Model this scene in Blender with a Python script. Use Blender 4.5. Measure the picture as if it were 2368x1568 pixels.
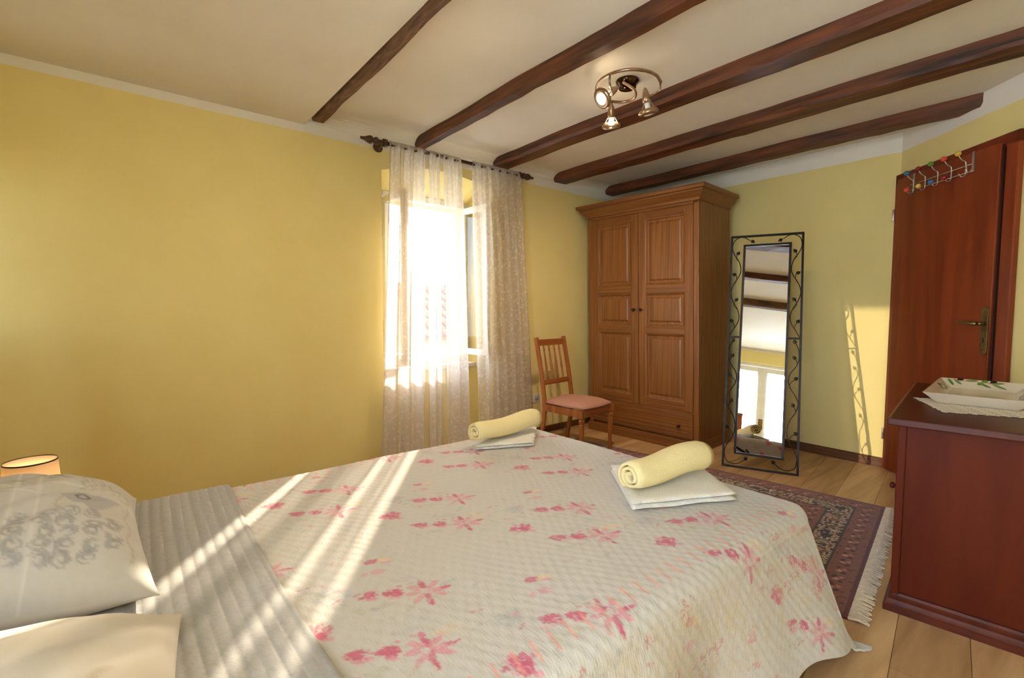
import bpy, bmesh, math, random
import numpy as np
from mathutils import Vector, Matrix
random.seed(7); np.random.seed(7)
for o in list(bpy.data.objects): bpy.data.objects.remove(o)
S = bpy.context.scene
COL = S.collection
PI = math.pi

# ------------------------------------------------------------------ camera
CAM = Vector((3.2, 0.0, 1.124)); FPX = 1104.6
yaw, pit, rol = math.radians(50.69), math.radians(3.388), math.radians(.178)
fw = Vector((-math.sin(yaw)*math.cos(pit), math.cos(yaw)*math.cos(pit), -math.sin(pit)))
r0 = Vector((math.cos(yaw), math.sin(yaw), 0)); u0 = r0.cross(fw)
rt = r0*math.cos(rol) + u0*math.sin(rol); up = u0*math.cos(rol) - r0*math.sin(rol)
cd = bpy.data.cameras.new('camera'); cam = bpy.data.objects.new('camera', cd); COL.objects.link(cam)
cd.sensor_width = 36; cd.lens = FPX/2368*36; cd.clip_start = .02; cd.clip_end = 300
mw = Matrix.Identity(4)
for i in range(3):
    mw[i][0] = rt[i]; mw[i][1] = up[i]; mw[i][2] = -fw[i]; mw[i][3] = CAM[i]
cam.matrix_world = mw
S.camera = cam
vs = S.view_settings
vs.view_transform = 'Standard'; vs.look = 'None'; vs.gamma = 1; vs.use_curve_mapping = False
vs.exposure = 0.78

# ------------------------------------------------------------------ sky, sun, daylight at the openings
W = bpy.data.worlds.new('sky'); S.world = W; W.use_nodes = True
nt = W.node_tree; nt.nodes.clear()
wo = nt.nodes.new('ShaderNodeOutputWorld'); bg = nt.nodes.new('ShaderNodeBackground'); sk = nt.nodes.new('ShaderNodeTexSky')
sk.sky_type = 'NISHITA'; sk.sun_disc = False; sk.sun_elevation = math.radians(25); sk.sun_rotation = math.radians(-53)
bg.inputs['Strength'].default_value = .8
nt.links.new(sk.outputs[0], bg.inputs[0]); nt.links.new(bg.outputs[0], wo.inputs[0])

def lamp(name, kind, loc, direction=None, energy=10, color=(1, 1, 1), **kw):
    l = bpy.data.lights.new(name, kind); l.energy = energy; l.color = color
    for k, v in kw.items(): setattr(l, k, v)
    o = bpy.data.objects.new(name, l); COL.objects.link(o); o.location = loc
    if direction is not None: o.rotation_euler = Vector(direction).to_track_quat('-Z', 'Y').to_euler()
    return o
SUN_DIR = Vector((.80, -.60, -.37))
lamp('sun', 'SUN', (-6, 6, 5), SUN_DIR, 7.5, (1, .86, .64), angle=.012)
# daylight arriving at the balcony door and the lace window
lamp('daylight_balcony', 'AREA', (3.12, -1.5, 1.2), (0, 1, 0.05), 370, (.68, .82, 1.0), shape='RECTANGLE', size=1.5, size_y=2.2)
lamp('daylight_window', 'AREA', (-.75, 1.92, 1.55), (1, 0.05, -.12), 11, (.72, .85, 1.0), shape='RECTANGLE', size=1.0, size_y=1.4)
# spot added outside the unseen head wall to make the back wall's sun patch
GA, GB = .37, -.16
gd = Vector((GA, 1, GB)); gp = Vector((2.1, 4.25, .80)) - gd*16
lamp('wall_patch_spot', 'SPOT', gp, gd, 5200, (1, .85, .58), spot_size=math.radians(7), spot_blend=.1, shadow_soft_size=.07)

# ------------------------------------------------------------------ helpers
class MB:
    def __init__(s): s.v = []; s.f = []; s.m = []
    def add(s, vs_, fs_, mi=0):
        b = len(s.v); s.v += [tuple(p) for p in vs_]
        for f in fs_: s.f.append(tuple(b+i for i in f)); s.m.append(mi)
        return s
    def box(s, x0, x1, y0, y1, z0, z1, mi=0):
        return s.add([(x0,y0,z0),(x1,y0,z0),(x1,y1,z0),(x0,y1,z0),(x0,y0,z1),(x1,y0,z1),(x1,y1,z1),(x0,y1,z1)],
                     [(0,3,2,1),(4,5,6,7),(0,1,5,4),(1,2,6,5),(2,3,7,6),(3,0,4,7)], mi)
    def prism(s, poly, z0, z1, mi=0, axis=2):
        n = len(poly)
        def P(a, b, c): return {2:(a,b,c), 1:(a,c,b), 0:(c,a,b)}[axis]
        vs_ = [P(x,y,z0) for x,y in poly]+[P(x,y,z1) for x,y in poly]
        fs = [tuple(reversed(range(n))), tuple(range(n,2*n))]+[(i,(i+1)%n,n+(i+1)%n,n+i) for i in range(n)]
        return s.add(vs_, fs, mi)
    def tube(s, pts, rad, n=8, mi=0, cap=True, sq=1.0):
        pts = [Vector(p) for p in pts]; m = len(pts)
        if not hasattr(rad, '__len__'): rad = [rad]*m
        rings = []; prev = None
        for i, p in enumerate(pts):
            t = (pts[min(i+1,m-1)]-pts[max(i-1,0)]).normalized()
            if prev is None:
                a = Vector((0,0,1)) if abs(t.z) < .9 else Vector((1,0,0))
                nx = t.cross(a).normalized()
            else:
                nx = (prev - t*prev.dot(t)).normalized()
            prev = nx; ny = t.cross(nx)
            rings.append([p+nx*math.cos(2*PI*k/n)*rad[i]+ny*math.sin(2*PI*k/n)*rad[i]*sq for k in range(n)])
        vs_ = [q for r in rings for q in r]
        fs = [(i*n+k, i*n+(k+1)%n, (i+1)*n+(k+1)%n, (i+1)*n+k) for i in range(m-1) for k in range(n)]
        if cap: fs += [tuple(reversed(range(n))), tuple(range((m-1)*n, m*n))]
        return s.add(vs_, fs, mi)
    def lathe(s, prof, org=(0,0,0), axis=(0,0,1), n=24, mi=0, cap=True):
        ax = Vector(axis).normalized(); a = Vector((0,0,1)) if abs(ax.z) < .9 else Vector((1,0,0))
        nx = ax.cross(a).normalized(); ny = ax.cross(nx); o = Vector(org); m = len(prof)
        vs_ = [o+ax*h+nx*(r*math.cos(2*PI*k/n))+ny*(r*math.sin(2*PI*k/n)) for r, h in prof for k in range(n)]
        fs = [(i*n+k, i*n+(k+1)%n, (i+1)*n+(k+1)%n, (i+1)*n+k) for i in range(m-1) for k in range(n)]
        if cap:
            if prof[0][0] > 1e-5: fs.append(tuple(reversed(range(n))))
            if prof[-1][0] > 1e-5: fs.append(tuple(range((m-1)*n, m*n)))
        return s.add(vs_, fs, mi)
    def grid(s, P, mi=0, closed=False):
        nu = len(P); nv = len(P[0])
        vs_ = [q for row in P for q in row]
        fs = [(i*nv+j, (i+1)*nv+j, (i+1)*nv+(j+1)%nv, i*nv+(j+1)%nv) for i in range(nu-1) for j in range(nv if closed else nv-1)]
        return s.add(vs_, fs, mi)
    def bar(s, a, b, w, h, upv=(0,0,1), mi=0):
        a = Vector(a); b = Vector(b); t = (b-a).normalized(); u_ = Vector(upv); sd = t.cross(u_).normalized(); u_ = sd.cross(t)
        c = []
        for p in (a, b):
            for sx, sz in ((-1,-1),(1,-1),(1,1),(-1,1)): c.append(p+sd*(sx*w/2)+u_*(sz*h/2))
        return s.add(c, [(0,1,2,3),(7,6,5,4),(0,4,5,1),(1,5,6,2),(2,6,7,3),(3,7,4,0)], mi)
    def build(s, name, mat, parent=None, smooth=False, bevel=0, solid=0, fix=True):
        me = bpy.data.meshes.new(name); me.from_pydata(s.v, [], s.f)
        mats = mat if isinstance(mat, (list, tuple)) else [mat]
        for m_ in mats: me.materials.append(m_)
        if len(mats) > 1: me.polygons.foreach_set('material_index', s.m)
        if fix:
            bm = bmesh.new(); bm.from_mesh(me); bmesh.ops.recalc_face_normals(bm, faces=bm.faces); bm.to_mesh(me); bm.free()
        if smooth: me.polygons.foreach_set('use_smooth', [True]*len(me.polygons))
        me.update()
        o = bpy.data.objects.new(name, me); COL.objects.link(o)
        if parent: o.parent = parent
        if bevel:
            b = o.modifiers.new('bevel', 'BEVEL'); b.width = bevel; b.segments = 2; b.limit_method = 'ANGLE'; b.angle_limit = .6
            b.harden_normals = False
        if solid:
            b = o.modifiers.new('solid', 'SOLIDIFY'); b.thickness = solid; b.offset = 0
        return o
def tag(o, label, cat, group=None):
    o['label'] = label; o['category'] = cat
    if group: o['group'] = group
    return o
def struct(o, label=None):
    o['kind'] = 'structure'
    if label: o['label'] = label
    return o
def thing(name, label, cat, loc=(0,0,0), rz=0, group=None):
    o = bpy.data.objects.new(name, None); COL.objects.link(o); o.location = loc; o.rotation_euler = (0,0,rz)
    o.empty_display_size = .05
    return tag(o, label, cat, group)
def dup(ob, parent=None, **kw):
    c = ob.copy(); COL.objects.link(c)
    if parent is not None: c.parent = parent
    for k, v in kw.items(): setattr(c, k, v)
    return c

# ------------------------------------------------------------------ materials
def N(nt, t, **kw):
    n = nt.nodes.new(t)
    for k, v in kw.items(): setattr(n, k, v)
    return n
def srgb(r, g, b):
    f = lambda c: (c/255/12.92) if c/255 <= .04045 else ((c/255+.055)/1.055)**2.4
    return (f(r), f(g), f(b), 1)
def mat(name, c1, c2=None, scale=(1,1,1), nscale=5, detail=4, rough=.6, metal=0, bump=0, spec=.5, coat=0, distort=0, lo=.3, hi=.7, bdist=.002, rough2=None):
    m = bpy.data.materials.new(name); m.use_nodes = True; nt = m.node_tree; b = nt.nodes['Principled BSDF']
    b.inputs['Roughness'].default_value = rough; b.inputs['Metallic'].default_value = metal
    b.inputs['Specular IOR Level'].default_value = spec; b.inputs['Coat Weight'].default_value = coat
    tc = N(nt, 'ShaderNodeTexCoord'); mp = N(nt, 'ShaderNodeMapping'); mp.inputs['Scale'].default_value = scale
    nz = N(nt, 'ShaderNodeTexNoise'); nz.inputs['Scale'].default_value = nscale; nz.inputs['Detail'].default_value = detail
    nz.inputs['Distortion'].default_value = distort
    nt.links.new(tc.outputs['Object'], mp.inputs[0]); nt.links.new(mp.outputs[0], nz.inputs['Vector'])
    rp = N(nt, 'ShaderNodeValToRGB'); rp.color_ramp.elements[0].position = lo; rp.color_ramp.elements[1].position = hi
    rp.color_ramp.elements[0].color = c2 or c1; rp.color_ramp.elements[1].color = c1
    nt.links.new(nz.outputs['Fac'], rp.inputs[0]); nt.links.new(rp.outputs[0], b.inputs['Base Color'])
    if bump:
        bp = N(nt, 'ShaderNodeBump'); bp.inputs['Strength'].default_value = bump; bp.inputs['Distance'].default_value = bdist
        nt.links.new(nz.outputs['Fac'], bp.inputs['Height']); nt.links.new(bp.outputs[0], b.inputs['Normal'])
    return m
def wood(name, light, dark, axis='z', fine=38, rough=.42, bump=.25, coat=0, lo=.32, hi=.68, spec=.5):
    sc = {'x': (1.3, fine, fine), 'y': (fine, 1.3, fine), 'z': (fine, fine, 1.3)}[axis]
    return mat(name, light, dark, scale=sc, nscale=1.0, detail=6, rough=rough, bump=bump, distort=.6, lo=lo, hi=hi, coat=coat, bdist=.001, spec=spec)
def emit(name, col, s):
    m = bpy.data.materials.new(name); m.use_nodes = True; nt = m.node_tree; nt.nodes.clear()
    e = N(nt, 'ShaderNodeEmission'); e.inputs[0].default_value = col; e.inputs[1].default_value = s
    o = N(nt, 'ShaderNodeOutputMaterial'); nt.links.new(e.outputs[0], o.inputs[0]); return m
def glassmat(name, tint=(1,1,1,1)):
    m = bpy.data.materials.new(name); m.use_nodes = True; nt = m.node_tree; nt.nodes.clear()
    t = N(nt, 'ShaderNodeBsdfTransparent'); g = N(nt, 'ShaderNodeBsdfGlossy'); g.inputs['Roughness'].default_value = 0.0
    t.inputs[0].default_value = tint
    fr = N(nt, 'ShaderNodeFresnel'); fr.inputs[0].default_value = 1.5
    mx = N(nt, 'ShaderNodeMixShader'); o = N(nt, 'ShaderNodeOutputMaterial')
    nt.links.new(fr.outputs[0], mx.inputs[0]); nt.links.new(t.outputs[0], mx.inputs[1]); nt.links.new(g.outputs[0], mx.inputs[2]); nt.links.new(mx.outputs[0], o.inputs[0])
    return m
def attrmat(name, rough=.9, bump=.3, bscale=(60,60,60), bn=4, sheen=.2, bdist=.003):
    m = bpy.data.materials.new(name); m.use_nodes = True; nt = m.node_tree; b = nt.nodes['Principled BSDF']
    a = N(nt, 'ShaderNodeVertexColor', layer_name='print'); nt.links.new(a.outputs[0], b.inputs['Base Color'])
    b.inputs['Roughness'].default_value = rough; b.inputs['Sheen Weight'].default_value = sheen; b.inputs['Specular IOR Level'].default_value = .2
    tc = N(nt, 'ShaderNodeTexCoord'); mp = N(nt, 'ShaderNodeMapping'); mp.inputs['Scale'].default_value = bscale
    nz = N(nt, 'ShaderNodeTexNoise'); nz.inputs['Scale'].default_value = 1; nz.inputs['Detail'].default_value = bn
    nt.links.new(tc.outputs['UV'] if name.endswith('uv') else tc.outputs['Object'], mp.inputs[0]); nt.links.new(mp.outputs[0], nz.inputs['Vector'])
    bp = N(nt, 'ShaderNodeBump'); bp.inputs['Strength'].default_value = bump; bp.inputs['Distance'].default_value = bdist
    nt.links.new(nz.outputs['Fac'], bp.inputs['Height']); nt.links.new(bp.outputs[0], b.inputs['Normal'])
    return m
def set_colors(o, cols):
    a = o.data.color_attributes.new('print', 'FLOAT_COLOR', 'POINT')
    c = np.ones((len(o.data.vertices), 4), np.float32); c[:, :3] = cols; a.data.foreach_set('color', c.ravel())

WHITE_C = srgb(236, 230, 218); YEL = srgb(236, 208, 118)
def paint_wall():
    m = bpy.data.materials.new('yellow_wall_paint'); m.use_nodes = True; nt = m.node_tree; b = nt.nodes['Principled BSDF']
    b.inputs['Roughness'].default_value = .85; b.inputs['Specular IOR Level'].default_value = .25
    g = N(nt, 'ShaderNodeNewGeometry'); sp = N(nt, 'ShaderNodeSeparateXYZ'); nt.links.new(g.outputs['Position'], sp.inputs[0])
    nz = N(nt, 'ShaderNodeTexNoise'); nz.inputs['Scale'].default_value = 3; nz.inputs['Detail'].default_value = 6
    nt.links.new(g.outputs['Position'], nz.inputs['Vector'])
    ad = N(nt, 'ShaderNodeMath', operation='MULTIPLY_ADD'); ad.inputs[1].default_value = .012; nt.links.new(nz.outputs[0], ad.inputs[0]); nt.links.new(sp.outputs['Z'], ad.inputs[2])
    gt = N(nt, 'ShaderNodeMath', operation='GREATER_THAN'); gt.inputs[1].default_value = 2.243; nt.links.new(ad.outputs[0], gt.inputs[0])
    rp = N(nt, 'ShaderNodeValToRGB'); rp.color_ramp.elements[0].color = srgb(235, 216, 146); rp.color_ramp.elements[1].color = srgb(238, 220, 152)
    rp.color_ramp.elements[0].position = .35; rp.color_ramp.elements[1].position = .65
    nt.links.new(nz.outputs[0], rp.inputs[0])
    mx = N(nt, 'ShaderNodeMix', data_type='RGBA'); nt.links.new(gt.outputs[0], mx.inputs[0]); nt.links.new(rp.outputs[0], mx.inputs[6]); mx.inputs[7].default_value = WHITE_C
    nt.links.new(mx.outputs[2], b.inputs['Base Color'])
    n2 = N(nt, 'ShaderNodeTexNoise'); n2.inputs['Scale'].default_value = 140; nt.links.new(g.outputs['Position'], n2.inputs['Vector'])
    bp = N(nt, 'ShaderNodeBump'); bp.inputs['Strength'].default_value = .12; bp.inputs['Distance'].default_value = .002
    nt.links.new(n2.outputs[0], bp.inputs['Height']); nt.links.new(bp.outputs[0], b.inputs['Normal'])
    return m
MT = {}
MT['wall'] = paint_wall()
MT['ceil'] = mat('white_ceiling_plaster', srgb(236,229,216), srgb(229,221,206), nscale=2.5, rough=.9, bump=.15, spec=.2, bdist=.01)
MT['white'] = mat('white_lacquered_wood', srgb(240,238,232), srgb(232,229,222), nscale=8, rough=.35)
MT['beam'] = mat('dark_hewn_timber', srgb(122,66,34), srgb(46,25,14), scale=(1.2,14,14), nscale=1.5, detail=8, rough=.55, bump=.7, distort=.8, bdist=.006)
MT['beamworm'] = mat('worm_eaten_timber', srgb(134,96,62), srgb(66,44,28), scale=(2.2,16,10), nscale=2, detail=9, rough=.75, bump=.7, distort=1.5, bdist=.006)
MT['oak_z'] = wood('oak_upright_grain', srgb(148,96,48), srgb(112,66,29), 'z', 85, .36, .15)
MT['oak_x'] = wood('oak_level_grain', srgb(146,93,46), srgb(108,62,27), 'x', 85, .36, .15)
MT['chair_z'] = wood('chair_wood_upright', srgb(176,106,48), srgb(136,72,28), 'z', 40, .4)
MT['chair_x'] = wood('chair_wood_level', srgb(170,100,46), srgb(128,68,28), 'y', 40, .4)
MT['door'] = wood('mahogany_veneer_upright', srgb(158,70,34), srgb(114,44,20), 'z', 16, .33, .06, lo=.25, hi=.75)
MT['dresser_z'] = wood('cherry_stain_upright', srgb(98,36,12), srgb(76,24,8), 'z', 9, .5, .05, lo=.2, hi=.8, spec=.12)
MT['dresser_x'] = wood('cherry_stain_level', srgb(92,36,18), srgb(66,22,12), 'y', 10, .38, .05, spec=.25)
MT['base'] = wood('brown_skirting', srgb(112,70,40), srgb(80,48,28), 'x', 40, .4, .1)
MT['iron'] = mat('black_wrought_iron', srgb(46,42,42), srgb(30,27,27), nscale=40, rough=.45, metal=.6)
MT['chrome'] = mat('chromed_steel', srgb(228,224,216), srgb(206,202,194), nscale=20, rough=.25, metal=.75)
MT['bronze'] = mat('aged_brass', srgb(156,132,92), srgb(120,98,62), nscale=30, rough=.38, metal=.9)
MT['lampmetal'] = mat('brushed_antique_nickel', srgb(196,170,146), srgb(160,132,108), nscale=30, rough=.28, metal=.9)
MT['darkknob'] = mat('dark_bronze_knob', srgb(74,58,44), srgb(44,34,26), nscale=30, rough=.35, metal=.7)
MT['rod'] = wood('dark_walnut_rod', srgb(92,58,34), srgb(50,30,18), 'y', 30, .4, .1)
MT['glass'] = glassmat('window_glass')
MT['mirror'] = mat('silvered_mirror', (.92,.92,.91,1), rough=0.0, metal=1)
MT['seat'] = mat('dusty_pink_upholstery', srgb(190,140,122), srgb(172,120,102), nscale=160, detail=2, rough=.95, bump=.3, bdist=.001)
MT['towel_y'] = mat('pale_yellow_terry', srgb(247,232,180), srgb(240,222,166), nscale=240, detail=2, rough=1, bump=.6, spec=.1, bdist=.003)
MT['towel_w'] = mat('white_terry', srgb(244,240,234), srgb(230,226,220), nscale=240, detail=2, rough=1, bump=.6, spec=.1, bdist=.003)
MT['ceramic'] = mat('cream_glazed_ceramic', srgb(238,226,206), srgb(230,214,192), nscale=6, rough=.12)
MT['lacew'] = mat('ecru_crochet', srgb(236,224,204), srgb(222,208,186), nscale=300, rough=.95)
MT['plastic'] = mat('white_plastic', srgb(226,222,214), nscale=5, rough=.4)
MT['black'] = mat('black_rubber', srgb(30,28,28), nscale=5, rough=.6)
MT['stone'] = mat('pale_stone_sill', srgb(226,214,200), srgb(210,196,182), nscale=20, rough=.5)
MT['mattress'] = mat('mattress_ticking', srgb(226,220,208), nscale=20, rough=.95)
MT['bedwood'] = wood('bed_post_wood', srgb(160,84,44), srgb(116,54,26), 'z', 30, .35)
MT['outplaster'] = mat('sunny_render', srgb(214,196,170), srgb(196,176,150), nscale=8, rough=.95)
MT['rooftile'] = mat('terracotta_tile', srgb(190,120,96), srgb(150,84,66), nscale=9, rough=.9)
MT['ground'] = mat('outdoor_paving', srgb(180,170,150), srgb(150,142,126), nscale=2, rough=.95)
MT['fringe'] = mat('cream_rug_fringe', srgb(226,210,188), srgb(196,178,156), nscale=60, rough=1)

# ------------------------------------------------------------------ room shell
YB, YH, XR, ZC, ZL = 4.25, -.75, 3.85, 2.37, 2.285     # back wall, head wall, right wall, ceilings
P0 = Vector((2.29, YB, 0)); DD = Vector((.73, -.683, 0)).normalized(); DN = Vector((DD.y, -DD.x, 0))   # DN points into the room?
if DN.dot(Vector((2, 1, 0))-P0) < 0: DN = -DN
YD = YB + (XR-P0.x)/DD.x*DD.y                              # where the slanted wall meets the right wall
ZT = 2.5
struct(MB().prism([(-.0,YH),(XR,YH),(XR,YD),(P0.x,YB),(0,YB)], -.12, -.006).build('floor', MT['base']), 'oak-look plank floor')
floor = bpy.data.objects['floor']
room = [(0,YH),(XR,YH),(XR,YD),(P0.x,YB),(0,YB)]
def clip(poly, clipper):
    out = poly
    for i in range(len(clipper)):
        a = clipper[i]; b = clipper[(i+1)%len(clipper)]; inp = out; out = []
        ins = lambda p: (b[0]-a[0])*(p[1]-a[1])-(b[1]-a[1])*(p[0]-a[0]) >= -1e-9
        for k in range(len(inp)):
            p = inp[k]; q = inp[(k+1)%len(inp)]
            if ins(p): out.append(p)
            if ins(p) != ins(q):
                d1 = (b[0]-a[0])*(p[1]-a[1])-(b[1]-a[1])*(p[0]-a[0]); d2 = (b[0]-a[0])*(q[1]-a[1])-(b[1]-a[1])*(q[0]-a[0]); t = d1/(d1-d2)
                out.append((p[0]+(q[0]-p[0])*t, p[1]+(q[1]-p[1])*t))
        if len(out) < 3: return []
    return out
plank_mats = [wood('floor_oak_%d' % i, srgb(*c), srgb(*d), 'y', 16, .42, .12) for i, (c, d) in enumerate([((216,176,128),(178,138,94)),((206,166,118),(166,128,88)),((222,184,136),(186,146,102)),((198,158,112),(158,122,82))])]
pa = math.radians(8); pc, ps = math.cos(pa), math.sin(pa); PWD, PLN = .192, 1.28
po = (2.357, 3.886)      # a plank corner seen in front of the door
random.seed(3)
for i in range(-16, 12):
    off = ((i*.37) % 1)*PLN if i != -1 else 0.0
    for j in range(-5, 3):
        g = .0008
        lx0, lx1 = i*PWD+g, (i+1)*PWD-g; ly0, ly1 = j*PLN+off+g, (j+1)*PLN+off-g
        poly = [(po[0]+x*pc-y*ps, po[1]+x*ps+y*pc) for x, y in ((lx0,ly0),(lx1,ly0),(lx1,ly1),(lx0,ly1))]
        poly = clip(poly, room)
        if len(poly) >= 3:
            ar = abs(sum(poly[k][0]*poly[(k+1)%len(poly)][1]-poly[(k+1)%len(poly)][0]*poly[k][1] for k in range(len(poly))))/2
            if ar > .002:
                o = MB().prism(poly, -.006, 0).build('plank', random.choice(plank_mats), floor)
# ceiling: main field at beam tops, a lower flush field on the bed-head side of the first beam
struct(MB().prism([(-.45,.97),(XR+.1,.97),(XR+.1,YB+.2),(-.45,YB+.2)], ZC, ZC+.12).prism([(-.45,YH-.1),(XR+.1,YH-.1),(XR+.1,.935),(-.45,.935)], ZL, ZC+.12).build('ceiling', MT['ceil']), 'white plaster ceiling')
# soft plaster cove where the ceiling meets the left wall
cv = [(0.0, ZC-.07)]+[(.10*(1-math.cos(a)), ZC-.07+.07*math.sin(a)) for a in np.linspace(0, PI/2, 7)]+[(0.10, ZC+.01), (-.02, ZC+.01)]
struct(MB().prism([(x, z) for x, z in cv], 1.02, YB, axis=1).build('trim_1', MT['ceil']), 'rounded plaster cove above the window wall')
# left wall with the splayed, arched window niche
YW0, YW1 = 1.44, 2.42
lw = MB()
lw.prism([(0,YH-.1),(0,YW0),(-.28,1.53),(-.45,1.50),(-.45,YH-.1)], 0, ZT)
lw.prism([(0,YW1),(0,YB+.2),(-.45,YB+.2),(-.45,2.31),(-.28,2.325)], 0, ZT)
lw.prism([(-.15,1.44),(-.15,2.42),(-.45,2.42),(-.45,1.44)], 0, .655)
ny = 16
for i in range(ny):
    ya, yb = YW0+(YW1-YW0)*i/ny, YW0+(YW1-YW0)*(i+1)/ny
    zi = lambda y: 2.10+.08*(1-((y-1.93)/.49)**2)
    za, zb = zi(ya), zi(yb); zo = 2.02
    lw.add([(0,ya,za),(0,yb,zb),(-.28,yb,zo),(-.28,ya,zo),(-.45,ya,zo-.04),(-.45,yb,zo-.04),(0,ya,ZT),(0,yb,ZT),(-.45,ya,ZT),(-.45,yb,ZT)],
           [(0,1,2,3),(3,2,5,4),(0,6,7,1),(6,8,9,7),(4,5,9,8)])
struct(lw.build('wall_left', MT['wall'], fix=False), 'yellow wall with white band under the ceiling')
bpy.data.objects['wall_left'].data.validate()
# back wall, slanted door wall, right wall, head wall (with the balcony door and an added narrow window)
struct(MB().box(0, P0.x+.05, YB, YB+.15, 0, ZT).build('wall_back', MT['wall']), 'yellow wall behind wardrobe and mirror')
A_, B_ = P0, Vector((XR, YD, 0)); off = -DN*.15
struct(MB().prism([(A_.x,A_.y),(B_.x,B_.y),(B_.x+off.x,B_.y+off.y),(A_.x+off.x,A_.y+off.y)], 0, ZT).build('wall_slanted', MT['wall']), 'slanted yellow wall with the door')
struct(MB().box(XR, XR+.15, YH-.1, YD+.1, 0, ZT).build('wall_right', MT['wall']), 'yellow wall beside the dresser')
HX0, HX1, HZ0, HZ1 = .03, .37, 1.03, 1.88      # added window opening, sized to shape the sun patch
DX0, DX1, DZ1 = 2.50, 3.74, 2.05              # balcony door
hw = MB(); y0, y1 = YH-.18, YH
for b in ((-.45,HX0,0,ZT),(HX0,HX1,0,HZ0),(HX0,HX1,HZ1,ZT),(HX1,DX0,0,ZT),(DX0,DX1,DZ1,ZT),(DX1,XR+.15,0,ZT)): hw.box(b[0],b[1],y0,y1,b[2],b[3])
struct(hw.build('wall_head', MT['wall']), 'yellow wall behind the bed head')
# skirting boards
struct(MB().box(1.30, P0.x, YB-.016, YB, 0, .058).box(1.30,P0.x,YB-.022,YB,0,.018).box(1.3,P0.x,YB-.010,YB,.058,.066).build('baseboard_back', MT['base'], bevel=.003), 'brown skirting under the mirror wall')
struct(MB().box(0,.016,YH,YW0,0,.058).box(0,.016,YW1,YB,0,.058).build('baseboard_left', wood('brown_skirting_side', srgb(112,70,40), srgb(80,48,28),'y',40,.4,.1), bevel=.003), 'brown skirting along the window wall')
a = P0+DD*.875; b = Vector((XR, YD, 0))
struct(MB().prism([(a.x,a.y),(b.x,b.y),(b.x+DN.x*.016,b.y+DN.y*.016),(a.x+DN.x*.016,a.y+DN.y*.016)],0,.058).build('baseboard_slanted', MT['base']), 'brown skirting right of the door')

# ------------------------------------------------------------------ ceiling beams
def beam(y0, y1, x0, x1, z0, z1, label, m='beam', slant=0, seed=0):
    rnd = random.Random(seed); n = 34; P = []
    ch = .012
    for i in range(n+1):
        t = i/n; x = x0+(x1-x0)*t
        j = lambda s: (rnd.random()-.5)*s
        wob = .006*math.sin(t*9+seed)+.004*math.sin(t*23+seed*2)
        ring = [(x,y0+wob+j(.004),z1),(x,y0+wob+j(.006),z0+ch*1.6+j(.006)),(x,y0+ch+wob+j(.005),z0+j(.005)),(x,y1-ch+wob+j(.005),z0+j(.005)),(x,y1+wob+j(.006),z0+ch*1.6+j(.005)),(x,y1+wob+j(.004),z1)]
        if slant and i == n: ring = [(p[0]+(p[1]-y0)*slant-(z1-p[2])*.35, p[1], p[2]) for p in ring]
        P.append(ring)
    mb = MB().grid(P, closed=True); nn = 6
    mb.f.append(tuple(reversed(range(nn)))); mb.m.append(0); mb.f.append(tuple(range(n*nn, n*nn+nn))); mb.m.append(0)
    o = mb.build('ceiling_beam', MT[m]); return tag(o, label, 'beam', 'ceiling beams')
diag_x = lambda y: P0.x+(YB-y)*DD.x/(-DD.y)
beam(.935,1.02,.10,XR,2.282,2.42,'worm-eaten brown beam flush with the lower ceiling over the bed','beamworm',seed=1)
beam(1.69,1.775,.01,XR,2.302,2.42,'dark beam ending above the lace curtain beside the worm-eaten beam',seed=2)
beam(2.405,2.55,.01,XR,2.300,2.42,'dark beam right behind the spiral ceiling lamp',seed=3)
beam(3.10,3.265,.01,diag_x(3.265)-.02,2.298,2.42,'dark beam between the ceiling lamp beam and the wardrobe beam',seed=4)
beam(3.825,3.95,.01,2.815,2.296,2.42,'shortest dark beam above the wardrobe ending at the slanted wall',slant=-.95,seed=5)

# ------------------------------------------------------------------ window, sill, sashes
def frame_y(name, ya, yb, za, zb, xa, xb, w, m, parent):       # four bars round an opening in the y-z plane
    o = MB().box(xa,xb,ya,ya+w,za,zb).box(xa,xb,yb-w,yb,za,zb).box(xa,xb,ya+w,yb-w,za,za+w).box(xa,xb,ya+w,yb-w,zb-w,zb)
    return o.build(name, m, parent, bevel=.003)
win = bpy.data.objects.new('window_1', None); COL.objects.link(win); struct(win, 'white casement window with both sashes open inward')
frame_y('window_frame', 1.515, 2.335, .695, 2.03, -.315, -.25, .045, MT['white'], win)
def sash(ysign, yh, ang, name):
    w, za, zb, t, f = .34, .755, 1.978, .038, .05
    m_ = MB().box(0,w,-t/2,t/2,za,za+f).box(0,w,-t/2,t/2,zb-f,zb).box(0,f,-t/2,t/2,za+f,zb-f).box(w-f,w,-t/2,t/2,za+f,zb-f)
    o = m_.build('sash', MT['white'], win, bevel=.004); o.location = (-.25, yh, 0); o.rotation_euler = (0,0,ang)
    g = MB().add([(f-.004,0,za+f-.004),(w-f+.004,0,za+f-.004),(w-f+.004,0,zb-f+.004),(f-.004,0,zb-f+.004)],[(0,1,2,3)]).build('pane', MT['glass'], o)
    h = MB().lathe([(.004,0),(.006,.01),(.006,.09),(.004,.1)], (0.0, -ysign*t/2, za+.2), n=10).lathe([(.004,0),(.006,.01),(.006,.09),(.004,.1)], (0.0,-ysign*t/2,zb-.3), n=10).build('hinge', MT['bronze'], o, smooth=True)
    return o
sash(1, 1.57, math.radians(2), 'l'); sash(-1, 2.275, math.radians(4), 'r')
struct(MB().box(-.30,-.095,1.50,2.31,.655,.69).build('trim_2', MT['stone'], bevel=.006), 'pale stone window sill')
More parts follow.
